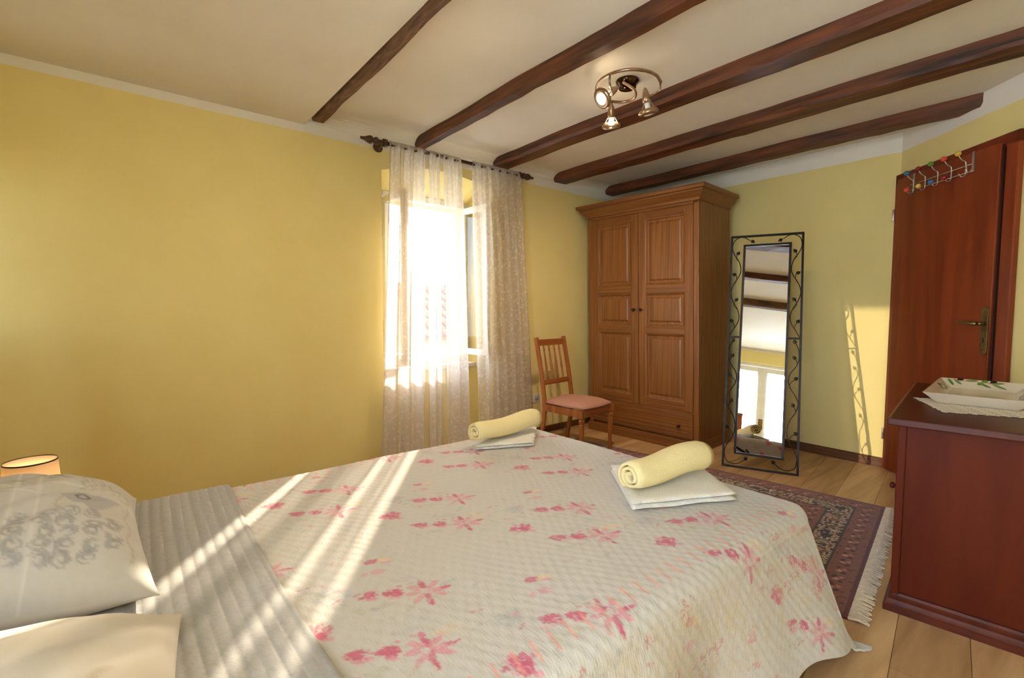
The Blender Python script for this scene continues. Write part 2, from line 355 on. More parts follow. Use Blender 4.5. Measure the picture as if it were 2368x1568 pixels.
# unseen head-wall window, added to let the spot light through
w2 = bpy.data.objects.new('added_window', None); COL.objects.link(w2); struct(w2, 'narrow white window added in the unseen head wall for the sun patch')
m_ = MB(); yy0, yy1 = YH-.14, YH-.09
m_.box(HX0,HX0+.02,yy0,yy1,HZ0,HZ1).box(HX1-.02,HX1,yy0,yy1,HZ0,HZ1).box(HX0,HX1,yy0,yy1,HZ0,HZ0+.03).box(HX0,HX1,yy0,yy1,HZ1-.02,HZ1)
m_.build('window_frame', MT['white'], w2)
# balcony door with net curtains on its leaves
d2 = bpy.data.objects.new('door_2', None); COL.objects.link(d2); struct(d2, 'white glazed balcony door with net curtains')
MB().box(DX0,DX0+.05,YH-.12,YH-.03,0,DZ1).box(DX1-.05,DX1,YH-.12,YH-.03,0,DZ1).box(DX0,DX1,YH-.12,YH-.03,DZ1-.05,DZ1).build('door_frame', MT['white'], d2, bevel=.003)
def lace(name, bands, base, strip, cream=srgb(226,216,206), vscale=150):
    m = bpy.data.materials.new(name); m.use_nodes = True; nt = m.node_tree; nt.nodes.clear()
    uv = N(nt, 'ShaderNodeUVMap', uv_map='UVMap'); sp = N(nt, 'ShaderNodeSeparateXYZ'); nt.links.new(uv.outputs[0], sp.inputs[0])
    # fine net plus larger woven sprigs
    vo = N(nt, 'ShaderNodeTexVoronoi'); vo.inputs['Scale'].default_value = 34; mpu = N(nt, 'ShaderNodeMapping'); mpu.inputs['Scale'].default_value = (2.1, 1, 1); nt.links.new(uv.outputs[0], mpu.inputs[0]); nt.links.new(mpu.outputs[0], vo.inputs['Vector'])
    nz = N(nt, 'ShaderNodeTexNoise'); nz.inputs['Scale'].default_value = 60; nz.inputs['Detail'].default_value = 3; nt.links.new(mpu.outputs[0], nz.inputs['Vector'])
    ml = N(nt, 'ShaderNodeMath', operation='MULTIPLY_ADD'); ml.inputs[1].default_value = .55; nt.links.new(nz.outputs[0], ml.inputs[0]); nt.links.new(vo.outputs['Distance'], ml.inputs[2])
    rp = N(nt, 'ShaderNodeMapRange'); rp.inputs['From Min'].default_value = .45; rp.inputs['From Max'].default_value = .75; rp.inputs['To Min'].default_value = base*.35; rp.inputs['To Max'].default_value = base*1.5
    nt.links.new(ml.outputs[0], rp.inputs['Value'])
    last = rp.outputs[0]
    for c, w in bands:      # sheer vertical bands of the weave
        d = N(nt, 'ShaderNodeMath', operation='SUBTRACT'); d.inputs[1].default_value = c; nt.links.new(sp.outputs['X'], d.inputs[0])
        ab = N(nt, 'ShaderNodeMath', operation='ABSOLUTE'); nt.links.new(d.outputs[0], ab.inputs[0])
        lt = N(nt, 'ShaderNodeMapRange'); lt.inputs['From Min'].default_value = w/2+.003; lt.inputs['From Max'].default_value = w/2-.003; lt.inputs['To Max'].default_value = strip; nt.links.new(ab.outputs[0], lt.inputs['Value'])
        mxm = N(nt, 'ShaderNodeMath', operation='MAXIMUM'); nt.links.new(last, mxm.inputs[0]); nt.links.new(lt.outputs[0], mxm.inputs[1]); last = mxm.outputs[0]
    tr = N(nt, 'ShaderNodeBsdfTransparent'); df = N(nt, 'ShaderNodeBsdfDiffuse'); tl = N(nt, 'ShaderNodeBsdfTranslucent')
    df.inputs[0].default_value = cream; tl.inputs[0].default_value = cream
    m1 = N(nt, 'ShaderNodeMixShader'); m1.inputs[0].default_value = .5; nt.links.new(df.outputs[0], m1.inputs[1]); nt.links.new(tl.outputs[0], m1.inputs[2])
    m2 = N(nt, 'ShaderNodeMixShader'); nt.links.new(last, m2.inputs[0]); nt.links.new(m1.outputs[0], m2.inputs[1]); nt.links.new(tr.outputs[0], m2.inputs[2])
    o = N(nt, 'ShaderNodeOutputMaterial'); nt.links.new(m2.outputs[0], o.inputs[0]); return m
MT['net'] = lace('balcony_net', [], .12, 0, srgb(236,230,220))
def cloth_sheet(name, Pf, nu, nv, uvf, m, parent=None):
    V = [Pf(i/(nu-1), j/(nv-1)) for i in range(nu) for j in range(nv)]
    F = [(i*nv+j,(i+1)*nv+j,(i+1)*nv+j+1,i*nv+j+1) for i in range(nu-1) for j in range(nv-1)]
    me = bpy.data.meshes.new(name); me.from_pydata(V, [], F); me.materials.append(m)
    uvl = me.uv_layers.new(name='UVMap'); UV = [uvf(i/(nu-1), j/(nv-1)) for i in range(nu) for j in range(nv)]
    for l in me.loops: uvl.data[l.index].uv = UV[l.vertex_index]
    me.polygons.foreach_set('use_smooth', [True]*len(me.polygons)); me.update()
    o = bpy.data.objects.new(name, me); COL.objects.link(o)
    if parent: o.parent = parent
    return o
xm = (DX0+DX1)/2
for xa, xb in ((DX0+.05, xm), (xm, DX1-.05)):
    f = .075
    lf = MB().box(xa,xa+f,YH-.10,YH-.045,.03,DZ1-.055).box(xb-f,xb,YH-.10,YH-.045,.03,DZ1-.055).box(xa+f,xb-f,YH-.10,YH-.045,.03,.03+.2).box(xa+f,xb-f,YH-.10,YH-.045,DZ1-.055-f,DZ1-.055).build('door_leaf', MT['white'], d2, bevel=.003)
    MB().box(xa+f,xb-f,YH-.078,YH-.072,.23,DZ1-.13).build('pane', MT['glass'], lf)
    cloth_sheet('net_curtain', lambda u,v,xa=xa,xb=xb: (xa+f-.01+(xb-xa-2*f+.02)*u, YH-.038+.008*math.sin(u*48), .2+(DZ1-.20-.2)*v), 60, 4, lambda u,v: (u*.45,v*1.6), MT['net'], lf)
MB().box(xm-.03,xm+.03,YH-.046,YH-.036,1.0,1.16).build('handle_plate', MT['bronze'], d2)

# ------------------------------------------------------------------ curtain rod and lace panels
RX, RZ = .115, 2.247
t = thing('curtain_rod', 'turned dark wooden curtain rod with pointed finials above the window', 'curtain rod', (RX, 2.0, RZ))
MB().tube([(0,-.63,0),(0,.63,0)], .014, 14).build('rod', MT['rod'], t, smooth=True)
fin = [(.014,0),(.014,.004),(.024,.008),(.026,.018),(.02,.03),(.013,.036),(.018,.04),(.026,.05),(.027,.06),(.022,.074),(.014,.092),(.009,.112),(.010,.116),(.008,.122),(0,.123)]
MB().lathe(fin,(0,-.63,0),(0,-1,0),20).build('finial', MT['rod'], t, smooth=True)
MB().lathe(fin,(0,.63,0),(0,1,0),20).build('finial', MT['rod'], t, smooth=True)
for yb in (-.585, .60):
    MB().lathe([(.033,-RX),(.035,-RX+.006),(.03,-RX+.014),(.016,-RX+.022),(.013,-.03),(.016,-.02)],(0,yb,0),(1,0,0),20).lathe([(.021,-.014),(.026,-.012),(.026,.012),(.021,.014)],(0,yb,0),(0,1,0),20).build('bracket', MT['rod'], t, smooth=True)
def panel(ta, tb, ba, bb, folds, seed, label, bands, sheer=.2):
    ph = seed*1.7
    def Pf(u, v):
        z = .015+(2.270-.015)*v
        k = max(0, min(1, (2.19-z)/.5))
        y = (ta+(tb-ta)*u)*v+(ba+(bb-ba)*u)*(1-v)
        amp = .012+.012*k+.008*(1-v)
        x = RX+.006+amp*math.sin(2*PI*folds*u+ph+.4*math.sin(5*u+seed))+.006*math.sin(2*PI*folds*2.3*u+seed)*(1-.5*k)
        y += .006*math.sin(2*PI*folds*2*u+ph)*k
        if z > 2.22:
            q = min(1, (z-2.22)/.04); rr = .0205+.0025*math.sin(u*150)
            x = RX+(x-RX)*(1-q)+q*rr if z < RZ-.004 else RX+math.sqrt(max(.004**2, rr**2-(z-RZ)**2))
        return (x, y, z)
    m = lace('ecru_lace_%d' % seed, bands, sheer, .80)
    o = cloth_sheet('lace_curtain', Pf, 150, 120, lambda u,v: (ta+(tb-ta)*u, 2.26*v), m)
    tag(o, label, 'curtain', 'lace curtain panels'); return o
panel(1.442,2.012,1.345,2.075,7,1,'sunlit lace curtain panel at the rod end away from the chair',[(1.737,.028),(1.810,.015),(1.847,.028)], .13)
panel(2.118,2.617,2.215,2.775,6,2,'shaded lace curtain panel hanging behind the chair back',[])

# ------------------------------------------------------------------ outdoors beyond the window
struct(MB().box(-40,-.5,-15,40,-3.2,-3.0).build('ground', MT['ground']), 'paved ground outside')
nb = thing('neighbour_house', 'neighbouring house with tiled roof seen through the window', 'building', (-6.2, 5.3, -3.0))
MB().box(-2.5,1.2,-2.6,2.2,0,3.6).build('wall', MT['outplaster'], nb)
rz0, rz1 = 3.6, 4.75
MB().prism([(1.35,rz0-.05),(1.35,rz0),(-.9,rz1),(-2.7,rz0+.1),(-2.7,rz0-.05)],-2.75,2.35,axis=1).build('roof', MT['rooftile'], nb)
sl = Vector((-.9-1.35,0,rz1-rz0)); L = sl.length; sd_ = sl.normalized()
tm = MB()
nn = 8
P = [[(0+.0, .085*math.cos(PI*k/nn), .05*math.sin(PI*k/nn)) for k in range(nn+1)], [(.30, .07*math.cos(PI*k/nn), .04*math.sin(PI*k/nn)) for k in range(nn+1)]]
tile0 = tm.grid(P).build('roof_tile', MT['rooftile'], nb)
rotm = Matrix(((sd_.x,0,-sd_.z),(0,1,0),(sd_.z,0,sd_.x))).to_4x4()
first = True
for i in range(9):
    for j in range(22):
        o = tile0 if first else dup(tile0, nb); first = False
        pos = Vector((1.38,-2.62+j*.21,rz0+.01))+sd_*(i*.27)
        # normal of the slope points up: local z -> normal
        nvec = Vector((-sd_.z if sd_.x > 0 else sd_.z, 0, abs(sd_.x)))
        M_ = Matrix((( sd_.x,0,sd_.z,pos.x),(0,1,0,pos.y),(sd_.z,0,-sd_.x,pos.z),(0,0,0,1)))
        o.matrix_local = M_
MB().box(-1.15,-.75,.05,.45,4.3,5.05).build('chimney_stack', MT['outplaster'], nb)
MB().lathe([(.06,0),(.06,.42),(.16,.62),(.17,.66),(.05,.70)],(-.95,.25,5.05),n=12).build('chimney_pot', MT['rooftile'], nb, smooth=True)

# ------------------------------------------------------------------ wardrobe
t = thing('wardrobe', 'carved oak two-door wardrobe with cornice and bottom drawer', 'wardrobe', (1.262, 3.50, 0), math.radians(3))
WW, WD_, WH = 1.085, .55, 2.03
sh = lambda p: (p[0]-.028*p[2], p[1], p[2])
class WB(MB):
    def build(s, *a, **k):
        s.v = [sh(p) for p in s.v]; return MB.build(s, *a, **k)
# local: x from -WW..0, y 0 (front) .. WD_
WB().box(-WW,0,.02,WD_,.07,WH-.02).build('carcass', MT['oak_z'], t, bevel=.002)
for xa in (-WW, -.045): WB().box(xa,xa+.045,0,.022,.07,WH-.06).build('corner_post', MT['oak_z'], t, bevel=.004)
WB().box(-WW+.045,-.045,0,.022,1.965,WH-.03).build('frieze', MT['oak_x'], t, bevel=.002)
WB().box(-WW-.012,.012,-.014,WD_,0,.068).box(-WW-.006,.006,-.008,WD_,.068,.08).build('plinth', MT['oak_x'], t, bevel=.004)
# cornice: moulded profile swept round three sides
prof = [(0,1.985),(.012,1.99),(.016,2.005),(.03,2.02),(.046,2.035),(.058,2.05),(.06,2.062),(.078,2.068),(.082,2.085),(.082,2.098)]
def cring(o_, z): return [(-WW-o_,WD_,z),(-WW-o_,-o_,z),(o_,-o_,z),(o_,WD_,z)]
mb = WB(); mb.grid([cring(o_, z) for o_, z in prof]); n = len(prof)
mb.add(cring(prof[-1][0], 2.098), [(0,1,2,3)])
mb.build('cornice', MT['oak_x'], t)
def panelled_door(xa, xb, za, zb, panels, knobx, kz, name='door'):
    y0, y1 = -.004, .018; st = .068
    d = WB().box(xa,xa+st,y0,y1,za,zb).box(xb-st,xb,y0,y1,za,zb).build(name, MT['oak_z'], t, bevel=.003)
    rails = []; zs = [za]+[q for p in panels for q in p]+[zb]
    for k in range(0, len(zs), 2):
        WB().box(xa+st,xb-st,y0,y1,zs[k],zs[k+1]).build('rail', MT['oak_x'], d, bevel=.003)
    for pa_, pb_ in panels:
        # recessed field with a raised, bevelled centre
        x0_, x1_ = xa+st, xb-st; m = .0
        rings = [(0,.000),(.008,.003),(.016,.012),(.024,.014),(.034,.014),(.036,.010),(.044,.006),(.048,.004)]
        mbp = WB(); R = []
        for ins, dy in rings:
            R.append([(x0_+ins,y0+dy,pa_+ins),(x1_-ins,y0+dy,pa_+ins),(x1_-ins,y0+dy,pb_-ins),(x0_+ins,y0+dy,pb_-ins)])
        mbp.grid(R, closed=True); mbp.add(R[-1], [(0,1,2,3)])
        mbp.build('panel', MT['oak_z'], d)
    if knobx is not None:
        WB().lathe([(.007,0),(.007,.012),(.013,.018),(.015,.024),(.012,.031),(0,.034)],(knobx,y0,kz),(0,-1,0),16).build('knob', MT['darkknob'], d, smooth=True)
    return d
xm_ = -WW/2
pz = [(.385,.935),(1.0,1.275),(1.345,1.90)]
panelled_door(-WW+.047, xm_-.003, .315, 1.962, pz, xm_-.036, 1.135)
panelled_door(xm_+.003, -.047, .315, 1.962, pz, xm_+.036, 1.135)
d = WB().box(-WW+.047,-.047,-.006,.018,.10,.30).build('drawer', MT['oak_x'], t, bevel=.004)
R = []
xa, xb, za, zb = -WW+.047, -.047, .10, .30
for ins, dy in [(.036,-.0065),(.044,.002),(.052,.006),(.060,.006)]:
    R.append([(xa+ins,dy-.001,za+ins),(xb-ins,dy-.001,za+ins),(xb-ins,dy-.001,zb-ins),(xa+ins,dy-.001,zb-ins)])
R = [[(p[0],p[1]-.010 if k else p[1],p[2]) for p in r] for k, r in enumerate(R)]
mbp = WB(); mbp.grid(R, closed=True); mbp.add(R[-1], [(0,1,2,3)]); mbp.build('drawer_panel', MT['oak_x'], d)
for kx in (-WW+.16, -.16):
    WB().lathe([(.007,0),(.007,.012),(.012,.017),(.014,.023),(.011,.030),(0,.033)],(kx,-.010,.195),(0,-1,0),16).build('knob', MT['darkknob'], d, smooth=True)
WB().box(-WW+.045,-.045,0,.02,.301,.314).build('divider_rail', MT['oak_x'], t)

# ------------------------------------------------------------------ chair
t = thing('dining_chair', 'wooden spindle-back chair with dusty pink padded seat by the curtain', 'chair', (.575, 2.83, 0), .11)
wf, wb, dp, zs, zt = .195, .178, .19, .375, .905
for s in (-1, 1):
    MB().lathe([(.011,0),(.0125,.02),(.018,.16),(.0205,.262),(.017,.272),(.0225,.282),(.023,.30),(.017,.308),(.022,.318)],(dp,s*wf,0),n=14).box(dp-.021,dp+.021,s*wf-.021,s*wf+.021,.315,zs).build('leg', MT['chair_z'], t, smooth=False)
    pts = [(-dp-.055,s*wb,0),(-dp-.012,s*wb,.2),(-dp,s*wb,.33),(-dp-.004,s*wb,.42),(-dp-.045,s*wb,.66),(-dp-.098,s*wb,zt)]
    mbp = MB()
    for k in range(len(pts)-1): mbp.bar(pts[k], (pts[k+1][0],pts[k+1][1],pts[k+1][2]+(.004 if k < 4 else 0)), .024, .034, (1,0,0))
    mbp.build('rear_leg', MT['chair_z'], t, bevel=.004)
    MB().bar((-dp,s*wb,.345),(dp,s*wf,.345),.02,.055).build('seat_rail', MT['chair_z'], t, bevel=.002)
MB().bar((dp,-wf,.345),(dp,wf,.345),.02,.055).build('seat_rail', MT['chair_x'], t, bevel=.002)
MB().bar((-dp,-wb,.345),(-dp,wb,.345),.02,.055).build('seat_rail', MT['chair_x'], t, bevel=.002)
bx = lambda z: -dp-.004-(z-.42)*.195
MB().bar((bx(.862),-wb+.012,.862),(bx(.862),wb-.012,.862),.02,.052).build('crest_rail', MT['chair_x'], t, bevel=.004)
MB().bar((bx(.54),-wb+.012,.54),(bx(.54),wb-.012,.54),.02,.042).build('lower_rail', MT['chair_x'], t, bevel=.004)
for k in range(4):
    y = -wb+.012+(2*wb-.024)*(k+1)/5
    MB().tube([(bx(z),y,z) for z in (.555,.60,.66,.74,.79,.80,.81,.84)], [.006,.008,.010,.008,.007,.010,.007,.008], 10).build('spindle', MT['chair_z'], t, smooth=True)
# domed cushion
n1, n2 = 22, 22; P = []
for side in (1, -1):
    P = []
    for i in range(n1+1):
        row = []
        for j in range(n2+1):
            a_ = -1+2*i/n1; b_ = -1+2*j/n2
            fx = a_*math.sqrt(1-.5*b_*b_*.35); fy = b_*math.sqrt(1-.5*a_*a_*.35)
            w_ = wb+.012+(wf+.016-wb-.012)*(fx+1)/2
            h_ = (1-abs(a_)**3.2)*(1-abs(b_)**3.2)
            z_ = zs+.006+(.012+.042*h_**.6 if side == 1 else 0)
            row.append((fx*(dp+.028)+.005, fy*w_, z_))
        P.append(row)
    if side == 1: mbc = MB().grid(P)
    else: mbc.grid(P)
c_ = mbc.build('seat_cushion', MT['seat'], t, smooth=True)
bm = bmesh.new(); bm.from_mesh(c_.data)
bnd = [e for e in bm.edges if e.is_boundary]; bmesh.ops.bridge_loops(bm, edges=bnd); bmesh.ops.recalc_face_normals(bm, faces=bm.faces); bm.to_mesh(c_.data); bm.free()
c_.data.polygons.foreach_set('use_smooth', [True]*len(c_.data.polygons))

# ------------------------------------------------------------------ standing mirror with iron vine frame
MANG, MTH, MW_, MH_ = .40316, .19994, .4839, 1.736
t = thing('standing_mirror', 'tall cheval mirror in black iron frame with curling vine leaves', 'mirror', (1.7409, 3.4546, 0), MANG)
cs, sn = math.cos(MTH), math.sin(MTH)
L_ = lambda a, b, n_=0: (a, b*sn-n_*cs, b*cs+n_*sn)     # a: across, b: up the frame, n_: toward the room
hwid = MW_/2-.007; r_ = .007
def sqbar(mb, a0, b0, a1, b1, w=.014, n_=0):
    mb.bar(L_(a0,b0,n_), L_(a1,b1,n_), w, w, (0,-cs,sn)); return mb
mb = MB()
for s in (-1, 1): sqbar(mb, s*hwid, 0, s*hwid, MH_)
sqbar(mb,-hwid,.007,hwid,.007); sqbar(mb,-hwid,MH_-.007,hwid,MH_-.007)
mb.build('outer_frame', MT['iron'], t)
ia, ib0, ib1 = .151, .102, 1.652
for s in (-1, 1): sqbar(MB(), s*ia, .952, s*hwid, .952, .013).build('pivot_bar', MT['iron'], t)
# the glass panel swivels a little in its pivots
gp_ = MB(); gl = MB()
tw, tl = math.radians(-2.6), math.radians(-.7)
G = Matrix.Rotation(tw, 3, 'Z')
def LG(a, b, n_=0):
    c = Vector(L_(0, .952)); d_ = Vector(L_(a, b, n_))-c
    d_ = Matrix.Rotation(-tl, 3, 'X') @ d_
    return tuple(c + G @ d_)
inr = MB()
nv_ = Vector(LG(0,0,1))-Vector(LG(0,0,0))
for (a0,b0,a1,b1) in ((-ia,ib0,-ia,ib1),(ia,ib0,ia,ib1),(-ia-.008,ib0,ia+.008,ib0),(-ia-.008,ib1,ia+.008,ib1)):
    inr.bar(LG(a0,b0), LG(a1,b1), .016, .016, nv_)
inr.build('inner_frame', MT['iron'], t)
q = [LG(-ia+.006,ib0+.006,.002),LG(ia-.006,ib0+.006,.002),LG(ia-.006,ib1-.006,.002),LG(-ia+.006,ib1-.006,.002)]
q2 = [LG(-ia+.006,ib0+.006,-.003),LG(ia-.006,ib0+.006,-.003),LG(ia-.006,ib1-.006,-.003),LG(-ia+.006,ib1-.006,-.003)]
g_ = MB().add(q+q2, [(0,1,2,3)], 0).add(q+q2, [(7,6,5,4),(0,4,5,1),(1,5,6,2),(2,6,7,3),(3,7,4,0)], 1)
g_.build('mirror_glass', [MT['mirror'], MT['black']], t)
def spline(pts, n=10):
    out = []
    P_ = [Vector(p) for p in pts]
    for i in range(len(P_)-1):
        p0 = P_[max(i-1,0)]; p1 = P_[i]; p2 = P_[i+1]; p3 = P_[min(i+2,len(P_)-1)]
        for k in range(n):
            s_ = k/n
            out.append(.5*((2*p1)+(-p0+p2)*s_+(2*p0-5*p1+4*p2-p3)*s_*s_+(-p0+3*p1-3*p2+p3)*s_**3))
    out.append(P_[-1]); return out
def leaf(a, b, ang, ln=.032, wd=.012):
    # a small pressed leaf, pointed at both ends, with a raised midrib
    ca, sa = math.cos(ang), math.sin(ang); P_ = []
    n_ = 7
    for i in range(n_):
        s_ = i/(n_-1); w_ = wd*math.sin(PI*s_**.8)*(1 if 0 < i < n_-1 else 0)+.0006
        P_.append([L_(a+ca*ln*s_-sa*w_*k, b+sa*ln*s_+ca*w_*k, .002*(1-abs(k))+.001) for k in (-1, 0, 1)])
    return MB().grid(P_).build('leaf', MT['iron'], t, smooth=True, solid=.0015)
def vine(s, pts, leaves):
    sp_ = spline([(s*a, b, 0) for a, b in pts], 12)
    st_ = MB().tube([L_(p.x, p.y) for p in sp_], .0032, 7)
    for (a, b, a2, b2, ang, curl) in leaves:
        mid = ((a+a2)/2+curl, (b+b2)/2)
        sp2 = spline([(s*a,b,0),(s*mid[0],mid[1],0),(s*a2,b2,0)], 6)
        st_.tube([L_(p.x,p.y) for p in sp2], .0024, 6)
        leaf(s*a2, b2, ang if s > 0 else PI-ang)
    st_.build('vine', MT['iron'], t, smooth=True)
up_pts = [(.229,.958),(.212,.99),(.176,1.055),(.166,1.105),(.178,1.16),(.214,1.23),(.228,1.29),(.214,1.35),(.176,1.42),(.166,1.47),(.180,1.53),(.214,1.59),(.229,1.64),(.218,1.695),(.180,1.722),(.145,1.718),(.118,1.70)]
up_lv = [(.212,.99,.207,1.062,1.0,-.016),(.178,1.16,.198,1.225,2.3,.016),(.214,1.35,.196,1.425,.5,-.012),(.178,1.53,.196,1.585,2.2,.012),(.118,1.70,.105,1.692,3.6,0)]
lo_pts = [(.205,.915),(.224,.87),(.226,.80),(.212,.755),(.178,.70),(.166,.65),(.178,.60),(.212,.54),(.228,.49),(.214,.43),(.180,.37),(.166,.31),(.168,.255),(.188,.20),(.218,.15),(.228,.10),(.214,.045),(.175,.026),(.135,.032),(.10,.058)]
lo_lv = [(.205,.915,.204,.912,1.9,0),(.206,.745,.208,.80,2.2,.010),(.176,.595,.200,.655,.7,-.012),(.200,.405,.204,.465,2.1,.012),(.180,.215,.205,.275,.6,-.012),(.10,.058,.098,.06,2.4,0)]
for s in (-1, 1):
    vine(s, up_pts, up_lv); vine(s, lo_pts, lo_lv)
# hinged easel leg behind
MB().bar((0,1.30*sn+.012,1.30*cs),(0,.60,.012),.014,.014,(1,0,0)).bar((-.16,.60,.008),(.16,.60,.008),.014,.014).bar((-.12,1.30*sn+.01,1.30*cs),(.12,1.30*sn+.01,1.30*cs),.012,.012).build('easel_leg', MT['iron'], t)

# ------------------------------------------------------------------ door in the slanted wall, with its frame
dr = bpy.data.objects.new('door_1', None); COL.objects.link(dr); struct(dr, 'mahogany veneer door with brass lever handle')
dang = math.atan2(DD.y, DD.x); dr.location = (P0.x, P0.y, 0); dr.rotation_euler = (0,0,dang)
# local: x along the wall, +y into the wall or room? choose room side as ry
ry = 1 if (Matrix.Rotation(dang,3,'Z') @ Vector((0,1,0))).dot(DN) > 0 else -1
def DB(x0,x1,y0,y1,z0,z1,mb=None): return (mb or MB()).box(x0,x1,min(ry*y0,ry*y1),max(ry*y0,ry*y1),z0,z1)
fr_ = DB(-.005,.075,0,.03,0,2.075); DB(.80,.872,0,.03,0,2.075,fr_); fr_.build('door_jamb', MT['door'], dr, bevel=.006)
DB(-.005,.872,0,.03,2.005,2.075).build('door_head', wood('mahogany_level', srgb(140,56,26), srgb(94,32,16),'x',16,.33,.06), dr, bevel=.006)
lf = DB(.035,.782,.008,.042,.008,2.035).build('door_leaf', MT['door'], dr, bevel=.004)
DB(.786,.796,.005,.034,0,2.02).build('door_seal', mat('dark_groove', srgb(50,18,10), nscale=4, rough=.6), dr)
hz = .90; pl = MB()
pts = []
for k in range(9): pts.append((.757+.021*math.cos(PI*k/8), 1.135+.021*math.sin(PI*k/8)))
for k in range(9): pts.append((.757-.021*math.cos(PI*k/8), .905-.021*math.sin(PI*k/8)))
plate = pl.prism(pts, *sorted((ry*.042, ry*.050)), axis=1).build('handle_plate', MT['bronze'], dr, bevel=.002)
MB().tube([(.757,ry*.048,1.06),(.757,ry*.085,1.06)], [.011,.009], 14).tube([(.757,ry*.088,1.06),(.742,ry*.094,1.06),(.715,ry*.095,1.062),(.68,ry*.094,1.064),(.65,ry*.093,1.066),(.632,ry*.091,1.067)], [.010,.012,.0105,.008,.0068,.006], 14).build('lever', MT['bronze'], plate, smooth=True)
MB().box(.753,.761,*sorted((ry*.0495,ry*.051)),.955,.977).lathe([(.0045,0),(.0045,.0015)],(.757,ry*.0498,.976),(0,ry,0),12).build('keyhole', MT['black'], plate)
for zz in (1.125,.915): MB().lathe([(.003,0),(.003,.001)],(.757,ry*.0498,zz),(0,ry,0),10).build('screw', MT['darkknob'], plate)
for zz in (1.80,.25): MB().lathe([(.006,0),(.007,.004),(.007,.076),(.006,.08)],(-.002,ry*.036,zz-.04),n=10).build('hinge', MT['chrome'], dr, smooth=True)

# over-door hook rack with coloured balls
t = thing('hook_rack', 'chrome over-door hook rack with coloured wooden balls', 'hook rack', (P0.x, P0.y, 0), dang)
fy = ry*.044
for sx in (.185, .622):
    MB().box(sx-.008,sx+.008,*sorted((fy,fy+ry*.0015)),1.925,2.037).box(sx-.008,sx+.008,*sorted((ry*.006,fy+ry*.0015)),2.0365,2.038).build('hanger_strap', MT['chrome'], t)
    MB().tube([(sx,fy+ry*.002,1.945),(sx,fy+ry*.010,1.928),(sx,fy+ry*.024,1.920),(sx,fy+ry*.034,1.930),(sx,fy+ry*.036,1.95)], .004, 8).build('rail_clip', MT['chrome'], t, smooth=True)
for zz in (1.965, 1.925): MB().tube([(.175,fy+ry*.014,zz),(.632,fy+ry*.014,zz)], .0028, 8).build('rail', MT['chrome'], t, smooth=True)
ballm = {k: mat('ball_'+k, srgb(*c), nscale=5, rough=.25, coat=.5) for k, c in dict(blue=(60,120,170),red=(226,70,40),darkred=(150,18,22),green=(96,150,44),yellow=(232,190,70)).items()}
hooks = [('blue','red'),('darkred','yellow'),('green','blue'),('red','darkred'),('yellow',None)]
for k, (c1, c2) in enumerate(hooks):
    x = .205+k*.098
    top = spline([(x,fy+ry*.018,1.915),(x,fy+ry*.018,1.975),(x,fy+ry*.024,1.99),(x,fy+ry*.045,2.002),(x,fy+ry*.062,2.028)], 5)
    h = MB().tube(top, .0036, 8).tube(spline([(x,fy+ry*.018,1.918),(x,fy+ry*.026,1.905),(x,fy+ry*.042,1.905),(x,fy+ry*.056,1.920)],5), .0028, 8).build('hook', MT['chrome'], t, smooth=True)
    ball = lambda y, z: MB().lathe([(0,-.015)]+[(.0155*math.cos(a),.015*math.sin(a)) for a in np.linspace(-PI/2+.3,PI/2-.3,9)]+[(0,.015)],(x,y,z),n=16)
    ball(fy+ry*.064,2.034).build('ball', ballm[c1], h, smooth=True)
    if c2: ball(fy+ry*.058,1.926).build('ball', ballm[c2], h, smooth=True)

# ------------------------------------------------------------------ dresser with tray and doily
DA = math.radians(7)
t = thing('dresser', 'cherry-stained chest of drawers with moulded base beside the door', 'dresser', (2.728, 2.185, 0), DA)
DL, DDp, DH = 1.245, .50, .733
MB().box(.045,DDp,.05,DL-.05,.06,DH-.026).build('body', MT['dresser_z'], t, bevel=.002)
for ya in (.035, DL-.06): MB().box(.03,.055,ya,ya+.025,.06,DH-.026).build('corner_post', MT['dresser_z'], t, bevel=.003)
MB().box(0,DDp+.01,0,DL,DH-.026,DH).build('top', MT['dresser_x'], t, bevel=.004)
MB().box(.006,.010,.006,DL-.006,DH-.002,DH+.001).build('top_inlay', wood('light_edge_strip', srgb(150,96,52), srgb(120,72,36),'y',20,.3,.05), t)
bp_ = [(.0,0),(-.0,.022),(.006,.028),(.010,.034),(.012,.044),(.020,.050),(.026,.056),(.028,.066)]
ringf = lambda o_, z: [(o_+.012,o_+.012,z),(DDp+.01,o_+.012,z),(DDp+.01,DL-.012-o_,z),(o_+.012,DL-.012-o_,z)]
mbp = MB().grid([ringf(o_,z) for o_, z in bp_], closed=True); mbp.add(ringf(*bp_[-1]), [(0,1,2,3)]); mbp.add(ringf(*bp_[0]), [(3,2,1,0)])
mbp.build('plinth', MT['dresser_x'], t)
dz = [(.085,.31),(.325,.53),(.545,.69)]
for za, zb in dz:
    dd_ = MB().box(.028,.046,.075,DL-.075,za,zb).build('drawer', MT['dresser_x'], t, bevel=.004)
    for ky in ((.20, DL-.20) if za > .3 and za < .5 else (DL/2,)):
        MB().lathe([(.006,0),(.006,.010),(.012,.016),(.013,.022),(.009,.027),(0,.029)],(.028,ky,(za+zb)/2),(-1,0,0),14).build('knob', MT['dresser_x'], dd_, smooth=True)
